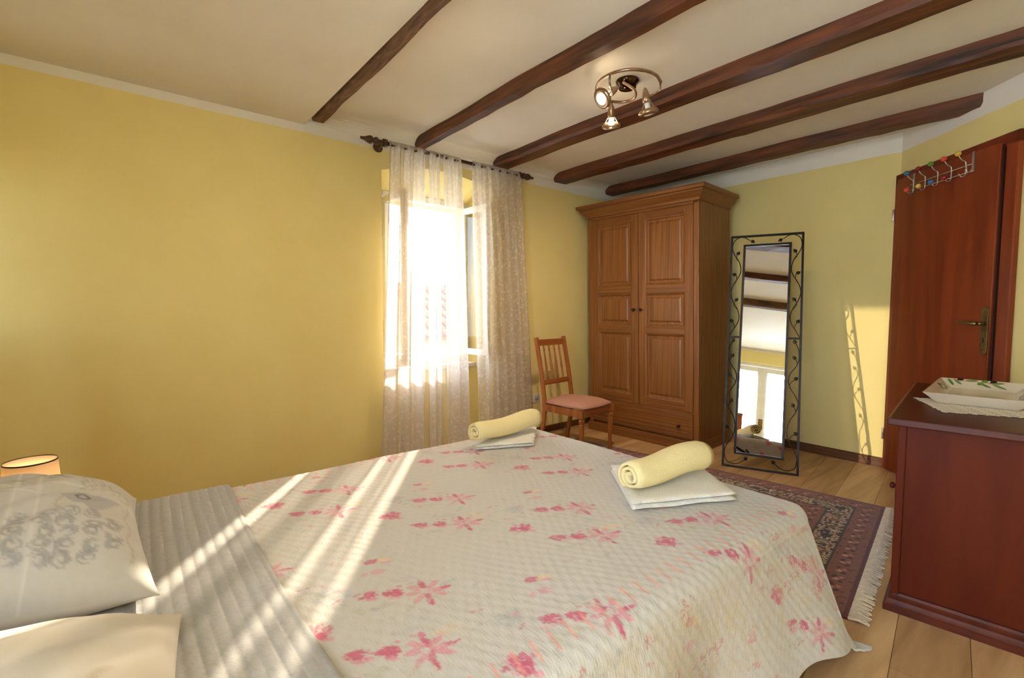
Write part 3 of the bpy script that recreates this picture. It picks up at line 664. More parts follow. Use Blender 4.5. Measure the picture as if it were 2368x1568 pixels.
# crochet doily: pointed, scalloped outline with openwork holes
dc = Vector((2.925, 2.70)); dv = []; df = []; cell = .0055; R0 = .225
idx = {}
def inside(x, y):
    # eight-pointed lace square, stepped edge
    q_ = max(abs(x), abs(y)); d_ = abs(x)+abs(y)
    st = .010*((int((abs(x)+abs(y))/.02)) % 2)
    if d_ > .255-.012*abs(math.sin(18*math.atan2(y, x))): return False
    hx = (x/.022) % 1; hy = (y/.022) % 1
    row = int(math.floor(x/.022))+int(math.floor(y/.022))
    if row % 3 != 0 and .30 < hx < .72 and .30 < hy < .72: return False
    return True
da = math.radians(-20)
for i in range(-54, 54):
    for j in range(-54, 54):
        x, y = (i+.5)*cell, (j+.5)*cell
        if inside(x, y):
            f_ = []
            for a_, b_ in ((i,j),(i+1,j),(i+1,j+1),(i,j+1)):
                if (a_, b_) not in idx:
                    idx[(a_, b_)] = len(dv); xx, yy = a_*cell, b_*cell
                    dv.append((xx*math.cos(da)-yy*math.sin(da), xx*math.sin(da)+yy*math.cos(da), .0012+.0006*math.sin(xx*290)*math.sin(yy*290)))
                f_.append(idx[(a_, b_)])
            df.append(tuple(f_))
keep = [(p, f) for p, f in ()]
o = MB().add(dv, df).build('crochet_doily', MT['lacew'], solid=.0012); o.location = (dc.x, dc.y, DH+.001)
tag(o, 'ecru crocheted doily under the ceramic tray on the dresser', 'doily')
# tray
t = thing('ceramic_tray', 'rectangular cream ceramic tray painted with olive branches', 'tray', (2.885, 2.985, DH+.003), math.radians(4))
tx, ty, hh = .165, .335, .048
def tring(fx, fy_, z): return [(-fx,-fy_,z),(fx,-fy_,z),(fx,fy_,z),(-fx,fy_,z)]
rings = [tring(tx*.70,ty*.82,0), tring(tx*.74,ty*.84,.002), tring(tx*.98,ty*.985,hh-.004), tring(tx,ty,hh), tring(tx*.965,ty*.98,hh), tring(tx*.70,ty*.82,.010), tring(tx*.66,ty*.80,.007)]
mbp = MB().grid(rings, closed=True); mbp.add(rings[0], [(3,2,1,0)]); mbp.add(rings[-1], [(0,1,2,3)])
tb = mbp.build('tray_body', MT['ceramic'], t, bevel=.002)
lfm = mat('painted_olive_leaf', srgb(120,160,86), srgb(86,124,60), nscale=60, rough=.2)
olm = {'black': mat('painted_black_olive', srgb(26,24,34), nscale=9, rough=.12), 'green': mat('painted_green_olive', srgb(130,160,70), srgb(96,130,44), nscale=30, rough=.15)}
twm = mat('painted_twig', srgb(196,140,96), nscale=9, rough=.25)
def far_wall(u, w):      # inner far side (+y) of the tray: u across in x, w 0..1 up the slope
    return Vector((u*(tx*.70+(tx*.965-tx*.70)*w), ty*.82+(ty*.98-ty*.82)*w, .010+(hh-.010)*w)), Vector((1,0,0)), Vector((0,ty*.16,hh-.010)).normalized()
def side_wall(sg, u, w):
    return Vector((sg*(tx*.70+(tx*.965-tx*.70)*w), u*(ty*.82+(ty*.98-ty*.82)*w), .010+(hh-.010)*w)), Vector((0,1,0)), Vector((sg*tx*.265,0,hh-.010)).normalized()
def decal(base, e1, e2, ln, wd, ang, m, name):
    nrm = e1.cross(e2).normalized()
    if nrm.z < 0: nrm = -nrm
    d1 = e1*math.cos(ang)+e2*math.sin(ang); d2_ = -e1*math.sin(ang)+e2*math.cos(ang); n_ = 14
    pts = [base+nrm*.0012+d1*(ln/2*math.cos(2*PI*k/n_))+d2_*(wd/2*math.sin(2*PI*k/n_)*(abs(math.sin(2*PI*k/n_))**.4 if name == 'painted_leaf' else 1)) for k in range(n_)]
    MB().add([base+nrm*.0016]+pts, [(0,1+k,1+(k+1)%n_) for k in range(n_)]).build(name, m, tb)
for u, w, ln, ang in ((-.86,.55,.055,-1.1),(-.66,.62,.05,-.9),(-.28,.85,.05,.15),(.02,.45,.06,-.6),(.30,.75,.06,.1),(.42,.38,.06,-.55)):
    decal(*far_wall(u,w), ln, .013, ang, lfm, 'painted_leaf')
for u, w, c in ((-.55,.92,'black'),(.22,.86,'black'),(-.08,.55,'green'),(.02,.88,'green')):
    decal(*far_wall(u,w), .026, .019, .2, olm[c], 'painted_olive')
pp = [far_wall(u,w)[0]+Vector((0,-.0006,.0012)) for u, w in ((-.8,.8),(-.4,.75),(-.05,.72),(.2,.66),(.4,.6))]
MB().tube(pp, .0011, 5).build('painted_twig', twm, tb)
for sg in (-1, 1):
    for u, w, ln, ang in ((.75,.6,.05,.5),(.55,.5,.05,2.6),(.35,.6,.05,.4),(.2,.4,.045,2.7)):
        decal(*side_wall(sg,u-(.5 if sg > 0 else 0),w), ln, .012, ang, lfm, 'painted_leaf')
    for u, w, c in ((.62,.25,'black'),(.42,.2,'black'),(.28,.75,'black')):
        decal(*side_wall(sg,u-(.5 if sg > 0 else 0),w), .026, .016, .4, olm[c], 'painted_olive')

# ------------------------------------------------------------------ oriental rug
RA = math.radians(8); rw, rh = 2.15, 1.35; nx_, ny_ = 430, 270
t = thing('oriental_rug', 'red oriental rug with patterned borders and cream fringe', 'rug', (2.49, 3.352, 0), RA)
U, V = np.meshgrid(np.linspace(-rw,0,nx_), np.linspace(-rh,0,ny_), indexing='ij')
vv = np.stack([U, V, .007+.0006*np.random.rand(nx_,ny_)], -1).reshape(-1,3)
ii = np.arange(nx_*ny_).reshape(nx_,ny_)
ff = np.stack([ii[:-1,:-1],ii[1:,:-1],ii[1:,1:],ii[:-1,1:]],-1).reshape(-1,4)
me = bpy.data.meshes.new('pile'); me.from_pydata(vv.tolist(), [], ff.tolist()); me.materials.append(attrmat('rug_wool', .98, .5, (300,300,300), 3, .3, .004))
rug = bpy.data.objects.new('pile', me); COL.objects.link(rug); rug.parent = t
sm = rug.modifiers.new('solid','SOLIDIFY'); sm.thickness = .007; sm.offset = -1
def rgb(*c): return np.array(srgb(*c)[:3])
x = -U.ravel(); y = -V.ravel()
d = np.minimum(np.minimum(x, rw-x), np.minimum(y, rh-y))            # distance from the edge
along = np.where(np.minimum(x, rw-x) < np.minimum(y, rh-y), y, x)
cl = np.tile(rgb(116,50,40), (len(x),1))
def put(mask, c, a=1.0):
    cl[mask] = cl[mask]*(1-a)+rgb(*c)*a
def hsh(a, b, s=0): return (np.sin(a*127.1+b*311.7+s*74.7)*43758.5453) % 1
q_ = .012
ga, gb = np.floor(along/q_), np.floor(d/q_)
h1 = hsh(ga, gb); h2 = hsh(ga, gb, 3)
def guard(d0, d1, per=.085):        # brownish guard band with small paired blossoms
    m = (d >= d0) & (d < d1); put(m, (134,76,58)); c = (d0+d1)/2
    ph = (along/per) % 1; k = np.floor(along/per).astype(int)
    dx = (ph-.5)*per; dy = (d-c)
    put(m & (np.hypot(dx-.006, dy-.008) < .013) & (h2 > .25), (196,132,112)); put(m & (np.hypot(dx+.016, dy+.012) < .010), (190,120,98))
    put(m & (np.hypot(dx-.020, (dy+.010)) < .010), (62,22,30)); put(m & (np.hypot(dx+.022, dy-.014) < .008), (58,20,28))
    put(m & (np.hypot(dx-.004, dy-.008) < .005), (226,176,150)); put(m & (h1 > .93), (90,44,36))
put(d < .02, (96,30,36))
guard(.02, .125); guard(.245, .345)
m = (d >= .125) & (d < .245)
put(m, (52,36,36))
put((np.abs(d-.128) < .005)|(np.abs(d-.242) < .005), (48,44,34))
edge = m & ((np.abs(d-.146) < .015)|(np.abs(d-.224) < .015))
put(edge & (((ga + (gb % 2)) % 2) == 0), (214,186,150)); put(edge & (h2 > .72), (96,26,34))
mid = m & (np.abs(d-.185) < .030)
ph = (along/.11) % 1; k = np.floor(along/.11)
pal = [(110,78,34), (60,18,24), (124,108,84), (130,84,70)]
for kk, c in enumerate(pal):
    put(mid & ((k % 4) == kk) & (np.abs(ph-.5)*.11+np.abs(d-.185)*.8 < .040+.01*(h1-.5)), c)
put(mid & (np.abs(ph) < .10) & (h1 > .4), (196,168,132)); put(mid & (h2 > .82), (206,180,144))
put((np.abs(d-.352) < .008), (200,160,128)); put(np.abs(d-.364) < .005, (44,36,30))
m = d >= .369
put(m, (110,30,26))
px, py = (x/.16) % 1-.5, (y/.16) % 1-.5
dm = np.abs(px)+np.abs(py)
put(m & (dm < .42), (70,26,26)); put(m & (dm < .34), (168,54,34)); put(m & (dm < .2), (206,176,138)); put(m & (dm < .12), (60,20,26)); put(m & (h1 > .8), (90,24,24)); put(m & (h2 > .9), (178,132,100))
cl *= (.86+.28*np.random.rand(len(x)))[:,None]
set_colors(rug, cl)
# fringe tassels on the two short ends, matted together
for xe, sg in ((0, 1), (-rw, -1)):
    mb = MB()
    for k in range(150):
        yy = -rh*(k+.5)/150; ln = .045+.022*random.random(); dx = (random.random()-.5)*.02
        mb.tube([(xe,yy,.006),(xe+sg*ln*.5,yy+dx*.4,.008+.004*random.random()),(xe+sg*ln,yy+dx,.003)], [.0055,.006,.003], 5)
    fo = mb.build('fringe', MT['fringe'], t); fo['kind'] = 'stuff'

# ------------------------------------------------------------------ bed
BX0, BX1, BY0, BY1, BZ = 1.19, 2.62, -.33, 1.79, .470
t = thing('double_bed', 'double bed with wooden posts and black iron scrollwork', 'bed', ((BX0+BX1)/2, (BY0+BY1)/2, 0))
ox, oy = (BX0+BX1)/2, (BY0+BY1)/2
X0, X1, Y0, Y1 = BX0-ox, BX1-ox, BY0-oy, BY1-oy
MB().box(X0+.03,X1-.03,Y0+.02,Y1-.035,.24,BZ-.012).build('mattress', MT['mattress'], t, bevel=.04)
for s_ in (X0+.02, X1-.045): MB().box(s_,s_+.025,Y0,Y1-.03,.16,.26).build('side_rail', MT['bedwood'], t, bevel=.003)
def post(x, y, h):
    p = MB().box(x-.04,x+.04,y-.04,y+.04,0,h-.03).build('post', MT['bedwood'], t, bevel=.004)
    MB().box(x-.052,x+.052,y-.052,y+.052,h-.03,h-.012).box(x-.042,x+.042,y-.042,y+.042,h-.012,h).build('post_cap', MT['bedwood'], p, bevel=.004)
yh_ = Y0-.045
for s_ in (X0+.03, X1+.06): post(s_, yh_, 1.12)
xc = (X0+X1)/2+.03
def iron(pts, r=.010, name='iron_scroll', n=9): return MB().tube(spline(pts, 8), r, n).build(name, MT['iron'], t, smooth=True)
iron([(X0+.07,yh_,1.04),(xc-.4,yh_,1.10),(xc,yh_,1.22),(xc+.4,yh_,1.10),(X1+.02,yh_,1.04)], .011)
iron([(X0+.07,yh_,.72),(xc-.35,yh_,.80),(xc,yh_,.94),(xc+.35,yh_,.80),(X1+.02,yh_,.72)], .009)
for k in (-.36,-.18,0,.18,.36): iron([(xc+k,yh_,.45),(xc+k,yh_,.7),(xc+k,yh_,.90-abs(k)*.35)], .006, 'iron_rod')
iron([(xc-.05,yh_,.95),(xc-.15,yh_,1.02),(xc-.22,yh_,.98),(xc-.19,yh_,.92),(xc-.15,yh_,.95)], .006)
iron([(xc+.05,yh_,.95),(xc+.15,yh_,1.02),(xc+.22,yh_,.98),(xc+.19,yh_,.92),(xc+.15,yh_,.95)], .006)
yf_ = Y1+.055
for s_ in (X0+.03, X1-.03): MB().box(s_-.025,s_+.025,yf_-.025,yf_+.025,0,.20).build('foot', MT['bedwood'], t, bevel=.004)
iron([(X1-.03,yf_,.19),(X1-.25,yf_,.215),(X1-.5,yf_,.30),(xc,yf_,.37),(X0+.5,yf_,.30),(X0+.25,yf_,.215),(X0+.03,yf_,.19)], .012)
for s_ in (-1, 1):
    iron([(xc+s_*.20,yf_,.33),(xc+s_*.28,yf_,.24),(xc+s_*.34,yf_,.14),(xc+s_*.44,yf_,.09)], .008)
    iron([(xc+s_*.02,yf_,.33),(xc+s_*.10,yf_,.30),(xc+s_*.15,yf_,.24),(xc+s_*.11,yf_,.19),(xc+s_*.06,yf_,.22),(xc+s_*.08,yf_,.25)], .007)
iron([(X0+.03,yf_,.06),(xc,yf_,.06),(X1-.03,yf_,.06)], .008, 'iron_rod')

# ------------------------------------------------------------------ quilted bedspread
def drape(sx, sy, off=0.0, wave=True):
    """cloth coordinate -> space. sx<0 left overhang.. measured in metres over the flat bed rectangle"""
    r = .055+off
    XL_, XR_, YF_ = BX0+.05, BX1-.05, BY1-.05
    def prof(s, lean):
        q = r*PI/2
        s1 = np.minimum(s, q); o_ = r*np.sin(s1/r); dn = r*(1-np.cos(s1/r)); ex = np.maximum(s-q, 0)
        return o_+ex*np.sin(lean), dn+ex*np.cos(lean)
    ax = np.where(sx > XR_, sx-XR_, np.where(sx < XL_, XL_-sx, 0.0)); sg = np.where(sx > XR_, 1.0, -1.0)
    ay = np.maximum(sy-YF_, 0)
    # the hem lifts in an arch before the corner on the camera side
    arch = .10*np.exp(-((sy-1.52)/.15)**2)+.025*np.sin(sy*7+1)
    axs = np.where(sg > 0, ax*(1-arch*np.clip(ax/.4,0,1)*1.1), ax)
    rho = np.hypot(axs, ay); phi = np.arctan2(ay, np.maximum(axs, 1e-9)); phi = np.where(rho < 1e-9, 0, phi)
    lean = np.radians(9)*np.cos(phi)**2+np.radians(2)*np.sin(phi)**2+np.radians(5)*np.abs(np.sin(2*phi))**.8
    lean = lean+np.where(sg > 0, np.radians(13)*np.clip((sy-1.25)/.5,0,1)**1.5*np.cos(phi)**2, 0)
    lean = np.where(sg > 0, lean+np.radians(5)*np.sin(sy*9+.6)*np.cos(phi)**2, lean)
    o_, dn = prof(rho, lean)
    bx_ = np.clip(sx, XL_, XR_); by_ = np.minimum(sy, YF_)
    px_ = bx_+sg*o_*np.cos(phi)*(ax > 0); py_ = by_+o_*np.sin(phi)
    pz_ = BZ+.006+off-dn
    # slack folds on the overhang
    k = np.clip(rho-.08, 0, 1)
    if wave:
        px_ += sg*(ax > 0)*k*.05*np.sin(sy*15+1.2)*np.cos(phi)
    pz_ = np.maximum(pz_, .012)
    return px_, py_, pz_
def cloth_obj(name, sx, sy, P, m, cols, thick=0.0, parent=None):
    n1, n2 = sx.shape
    V = np.stack([p.ravel() for p in P], -1); ii = np.arange(n1*n2).reshape(n1,n2)
    F = np.stack([ii[:-1,:-1],ii[1:,:-1],ii[1:,1:],ii[:-1,1:]],-1).reshape(-1,4)
    me = bpy.data.meshes.new(name); me.vertices.add(len(V)); me.vertices.foreach_set('co', V.astype(np.float32).ravel())
    me.loops.add(F.size); me.loops.foreach_set('vertex_index', F.ravel().astype(np.int32))
    me.polygons.add(len(F)); me.polygons.foreach_set('loop_start', np.arange(0,F.size,4,dtype=np.int32)); me.polygons.foreach_set('loop_total', np.full(len(F),4,np.int32))
    me.update(); me.validate()
    uvl = me.uv_layers.new(name='UVMap'); uv = np.stack([sx.ravel(), sy.ravel()],-1)[F.ravel()]; uvl.data.foreach_set('uv', uv.astype(np.float32).ravel())
    me.polygons.foreach_set('use_smooth', [True]*len(F)); me.materials.append(m)
    o = bpy.data.objects.new(name, me); COL.objects.link(o)
    if parent: o.parent = parent
    set_colors(o, cols)
    if thick:
        sm = o.modifiers.new('solid','SOLIDIFY'); sm.thickness = thick; sm.offset = -1
    return o
step = .0034
OL, OR, OF = .36, .475, .40
sxv = np.arange(BX0+.05-OL, BX1-.05+OR, step); syv = np.arange(-.30, BY1-.05+OF, step)
SX, SY = np.meshgrid(sxv, syv, indexing='ij')
P = drape(SX, SY)
# puckered quilting
wv = .0007*np.sin(SY*2*PI/.034+1.2*np.sin(SX*9)+.8*np.sin(SY*5))*np.sin(SX*2*PI/.05+np.sin(SY*31))+.0022*np.sin(SX*7+SY*3)*np.sin(SY*8-SX*2)
P = (P[0]+wv*.6*(SX > BX1-.02), P[1], P[2]+wv)
x, y = SX.ravel(), SY.ravel()
C_ = np.tile(rgb(198,193,186), (len(x),1))
def nz2(a, b, s):      # cheap value noise
    ia, ib = np.floor(a), np.floor(b); fa, fb = a-ia, b-ib; fa = fa*fa*(3-2*fa); fb = fb*fb*(3-2*fb)
    return (hsh(ia,ib,s)*(1-fa)+hsh(ia+1,ib,s)*fa)*(1-fb)+(hsh(ia,ib+1,s)*(1-fa)+hsh(ia+1,ib+1,s)*fa)*fb
inkn = nz2(x*230, y*230, 1)*.65+nz2(x*75, y*75, 2)*.35
def petal(cx, cy, rx, ry_, ang, col, a=.85, th=.0):
    m = (np.abs(x-cx) < rx+ry_) & (np.abs(y-cy) < rx+ry_); i_ = np.nonzero(m)[0]
    if not len(i_): return
    dx, dy = x[i_]-cx, y[i_]-cy; c_, s_ = math.cos(ang), math.sin(ang)
    e = ((dx*c_+dy*s_)/rx)**2+((-dx*s_+dy*c_)/ry_)**2
    n_ = inkn[i_]
    w_ = np.clip((1.0-e+(n_-.5)*1.4)*2.2, 0, 1)*a*np.clip((n_-th)*3, .25, 1)
    if not hasattr(col, 'shape'): col = rgb(*col)
    C_[i_] = C_[i_]*(1-w_[:,None])+col*w_[:,None]
PINK, ROSE, GREY, SAGE, PEACH = rgb(196,92,120), rgb(212,138,154), rgb(164,172,176), rgb(176,174,146), rgb(218,194,160)
rot0 = math.radians(-8)
def R2(dx, dy): return dx*math.cos(rot0)-dy*math.sin(rot0), dx*math.sin(rot0)+dy*math.cos(rot0)
def fl(cx, cy, dx, dy, rx, ry_, ang, col, a=.85, th=.12):
    ex, ey = R2(dx, dy); petal(cx+ex, cy+ey, rx, ry_, ang+rot0, col, a, th)
# the print looks up the bed from the camera side: "v" runs toward the far-left, "h" along the image horizontal
hv = math.atan2(.268, .32)       # one lattice axis
H = np.array([.5,.86]); H = H/np.hypot(*H)      # reading direction of the motifs
Vd = np.array([-H[1], H[0]])
def mot(o_, h, v, rh_, rv, ang, col, a=.85, th=.12):
    c = o_+H*h+Vd*v; petal(c[0], c[1], rh_, rv, math.atan2(H[1],H[0])+ang, col, a, th)
Av, Bv, O_ = np.array([.32,.268]), np.array([.418,-.358]), np.array([1.78,.794])
rs = random.Random(11)
for i in range(-7, 8):
    for j in range(-7, 8):
        o_ = O_+Av*i+Bv*j
        if not (BX0-.5 < o_[0] < BX1+.7 and -.5 < o_[1] < BY1+.6): continue
        for b in (np.zeros(2), np.array([.172,-.088])):
            q = o_+b
            # bow-shaped pair of blossoms
            mot(q,-.028,0,.026,.018,.15,PINK,.9); mot(q,.026,.002,.026,.019,-.1,PINK,.95); mot(q,-.018,-.016,.02,.007,.3,ROSE,.7); mot(q,.03,-.016,.018,.007,-.2,ROSE,.6); mot(q,-.052,.006,.012,.006,.5,PINK,.7)
            # open lily with spread petals
            l = q+np.array([.053,.087])
            for an, rr, cc in ((1.9,.034,PINK),(2.6,.03,ROSE),(1.1,.032,ROSE),(.25,.04,ROSE),(-.3,.03,ROSE),(-1.3,.036,PINK),(3.3,.026,ROSE),(4.2,.03,ROSE)):
                mot(l, .030*math.cos(an), .030*math.sin(an), rr*.8, .009, an, cc, .75)
            for an, rr in ((1.9,.03),(.3,.05),(-1.25,.045)): mot(l, rr*math.cos(an), rr*math.sin(an), .016, .006, an, PINK, .8)
            mot(l,-.062,.03,.008,.006,0,PINK,.5); mot(l,-.035,.042,.006,.005,0,PINK,.5)
            mot(q,.01,-.045,.03,.010,.3,SAGE,.5,.3); mot(q,-.04,-.055,.022,.008,2.4,SAGE,.5,.3); mot(q,.075,-.052,.024,.008,1.1,SAGE,.45,.3); mot(q,.05,.058,.03,.012,.2,GREY,.4,.3)
        p = o_+np.array([.042,-.157])
        for k in range(9):
            an = k*.698; mot(p, .019*math.cos(an)*(1+.3*(k%2)), .016*math.sin(an), .016, .011, an, PINK if k % 3 else ROSE, .85)
        mot(p,0,0,.014,.012,0,PINK,.9); mot(p,.03,-.022,.012,.008,.4,ROSE,.7)
        c = o_+np.array([-.146,.052])
        mot(c,-.012,0,.022,.013,.2,PINK,.8); mot(c,.02,.008,.022,.012,.5,PEACH,.9); mot(c,.025,-.006,.016,.006,0,ROSE,.6)
        mot(c,.01,-.05,.02,.014,.3,ROSE,.6); mot(c,-.02,-.06,.012,.008,1,ROSE,.5)
        g = o_+np.array([-.072,-.089])
        mot(g,0,0,.036,.028,.4,GREY,.55,.2); mot(g,.012,.01,.016,.008,.6,ROSE,.45); mot(g,.05,-.012,.02,.009,-.3,GREY,.45,.3); mot(g,.02,-.03,.014,.004,1.0,PINK,.6)
        for k in range(9):
            an = 1.2+k*.35; mot(g, .07*math.cos(an)-.02, -.05+.05*math.sin(an), .010, .004, an+1.57, SAGE, .5, .2)
        e = o_+np.array([.20,.06]); mot(e,0,0,.034,.018,.2,PEACH,.6,.2); mot(e,-.05,.05,.022,.012,1.2,GREY,.4,.3); mot(e,.05,.05,.007,.006,0,PINK,.5); mot(e,.07,.056,.006,.005,0,PINK,.45)
        for k in range(16): mot(e, rs.uniform(-.2,.2), rs.uniform(-.2,.2), rs.uniform(.008,.024), rs.uniform(.004,.009), rs.uniform(0,3), (SAGE,GREY,SAGE,ROSE)[k%4], .5, .2)
C_ += (inkn[:,None]-.5)*.03
# printed edge borders: khaki mottled strip beyond the fold with short salmon ticks on the fold
for edge, s_ in ((BX1-.05, 1), (BX0+.05, -1)):
    dd_ = (x-edge)*s_
    m = dd_ > .05
    blot = nz2(x*26, y*70, 5)*.55+nz2(x*90, y*160, 6)*.45
    w_ = np.clip((dd_-.05)/.05,0,1)*np.clip((blot-.40)*3.2,0,1)*.55*np.clip((.36-dd_)/.05,.25,1)
    C_[:] = C_*(1-w_[:,None])+rgb(196,176,138)*w_[:,None]
    tick = (dd_ > -.045) & (dd_ < .012) & (np.abs(((y+.25*(x-edge))/.047) % 1-.5) < .075)
    C_[tick] = C_[tick]*.35+rgb(232,150,136)*.65
    tick2 = (dd_ > -.045) & (dd_ < .012) & (np.abs(((y+.25*(x-edge)+.016)/.047) % 1-.5) < .06)
    C_[tick2] = C_[tick2]*.6+rgb(206,204,206)*.4
    spots = m & (dd_ < .40) & (nz2(x*30, y*14, 9)*.6+inkn*.4 > .76)
    C_[spots] = C_[spots]*.45+rgb(190,110,108)*.55
quilt = cloth_obj('bedspread', SX, SY, P, attrmat('quilted_cotton_uv', .95, .4, (60,190,30), 4, .25, .003), np.clip(C_,0,1), .008)
tag(quilt, 'cream quilted bedspread printed with pink flowers', 'bedspread')

# grey ribbed fold-back band at the head end
sxv = np.arange(BX0+.05-.33, BX1-.05+.36, .006); syv = np.arange(-.31, .292, .004)
SX, SY = np.meshgrid(sxv, syv, indexing='ij')
P = drape(SX, SY, .014, True)
rib = .003*np.abs(np.sin(SY*PI/.027+.25*np.sin(SX*6)))
fold = .010*np.clip(1-np.abs(SY-.275)/.02,0,1)
P = (P[0], P[1]+.02*np.sin(SX*2.2+.5), P[2]+rib-np.clip((SY-.275)/.017,0,1)**2*.014)
yy = SY.ravel(); xx = SX.ravel()
C2 = np.tile(rgb(172,170,168), (len(xx),1))
ln_ = np.abs(np.sin(yy*PI/.027+.25*np.sin(xx*6)))
w_ = np.clip(1-ln_*4,0,1)*(.6+.4*nz2(xx*90,yy*90,4)); C2 = C2*(1-w_[:,None])+rgb(200,197,192)*w_[:,None]
w_ = (np.floor((yy+.25*np.sin(xx*6)*.027/PI)/.027) % 2 == 0)*.35; C2 = C2*(1-w_[:,None])+rgb(156,154,153)*w_[:,None]
w_ = np.clip((nz2(xx*160,yy*160,8)-.5)*.8,0,1); C2 = C2*(1-w_[:,None])+rgb(146,145,144)*w_[:,None]
o = cloth_obj('ribbed_blanket', SX, SY, P, attrmat('grey_ribbed_cotton_uv', .95, .3, (160,160,40), 3, .2, .003), C2, .006)
tag(o, 'grey ribbed blanket band folded across the bed by the pillows', 'blanket')

# ------------------------------------------------------------------ pillows
def pillow(cx, cy, cz, L1, L2, th, rz, tiltx, tilty, colf, label, seed):
    n1, n2 = 150, 110
    u = np.linspace(-1,1,n1); v = np.linspace(-1,1,n2); Ug, Vg = np.meshgrid(u, v, indexing='ij')
    e = np.clip((1-np.abs(Ug)**2.6),0,1)**.62*np.clip((1-np.abs(Vg)**2.6),0,1)**.62
    # pinched corners
    px_ = Ug*L1/2*(1-.07*(1-np.abs(Vg)**3)*np.abs(Ug)**3*-0-.06*(1-Vg**2)*np.abs(Ug)**4)
    py_ = Vg*L2/2*(1-.07*(1-Ug**2)*np.abs(Vg)**4)
    wr = .006*np.sin(Ug*9+seed)*np.sin(Vg*7+seed*2)+.004*np.sin(Ug*21+Vg*13+seed)
    zt_ = th*.62*e+wr*e; zb_ = -th*.38*e
    V = []; cols = []
    top = np.stack([px_,py_,zt_],-1); bot = np.stack([px_,py_,zb_-.001],-1)
    ii = np.arange(n1*n2).reshape(n1,n2)
    F = np.stack([ii[:-1,:-1],ii[1:,:-1],ii[1:,1:],ii[:-1,1:]],-1).reshape(-1,4)
    jj = ii+n1*n2
    Fb = np.stack([jj[:-1,:-1],jj[:-1,1:],jj[1:,1:],jj[1:,:-1]],-1).reshape(-1,4)
    ed = []
    for a in range(n1-1): ed += [(ii[a,0],jj[a,0],jj[a+1,0],ii[a+1,0]),(ii[a+1,-1],jj[a+1,-1],jj[a,-1],ii[a,-1])]
    for b in range(n2-1): ed += [(ii[0,b+1],jj[0,b+1],jj[0,b],ii[0,b]),(ii[-1,b],jj[-1,b],jj[-1,b+1],ii[-1,b+1])]
    V = np.concatenate([top.reshape(-1,3),bot.reshape(-1,3)])
    me = bpy.data.meshes.new('pillow'); me.from_pydata(V.tolist(), [], F.tolist()+Fb.tolist()+[tuple(int(k) for k in q) for q in ed])
    me.polygons.foreach_set('use_smooth', [True]*len(me.polygons)); me.update()
    me.materials.append(attrmat('pillow_cotton_%d' % seed, .95, .12, (90,90,90), 3, .15, .002))
    o = bpy.data.objects.new('pillow', me); COL.objects.link(o); o.location = (cx,cy,cz); o.rotation_euler = (tiltx,tilty,rz)
    c = colf(Ug.ravel()*L1/2, Vg.ravel()*L2/2); set_colors(o, np.concatenate([c, c*0+rgb(214,208,200)]))
    return tag(o, label, 'pillow', 'bed pillows')
def strokes(c, x, y, pts, w, col, a=.6):
    for (xa,ya),(xb,yb) in zip(pts[:-1], pts[1:]):
        L2_ = (xb-xa)**2+(yb-ya)**2+1e-12; tt = np.clip(((x-xa)*(xb-xa)+(y-ya)*(yb-ya))/L2_,0,1)
        d_ = np.hypot(x-xa-tt*(xb-xa), y-ya-tt*(yb-ya)); m = np.clip((w-d_)/w*2,0,1)*a
        c[:] = c*(1-m[:,None])+rgb(*col)*m[:,None]
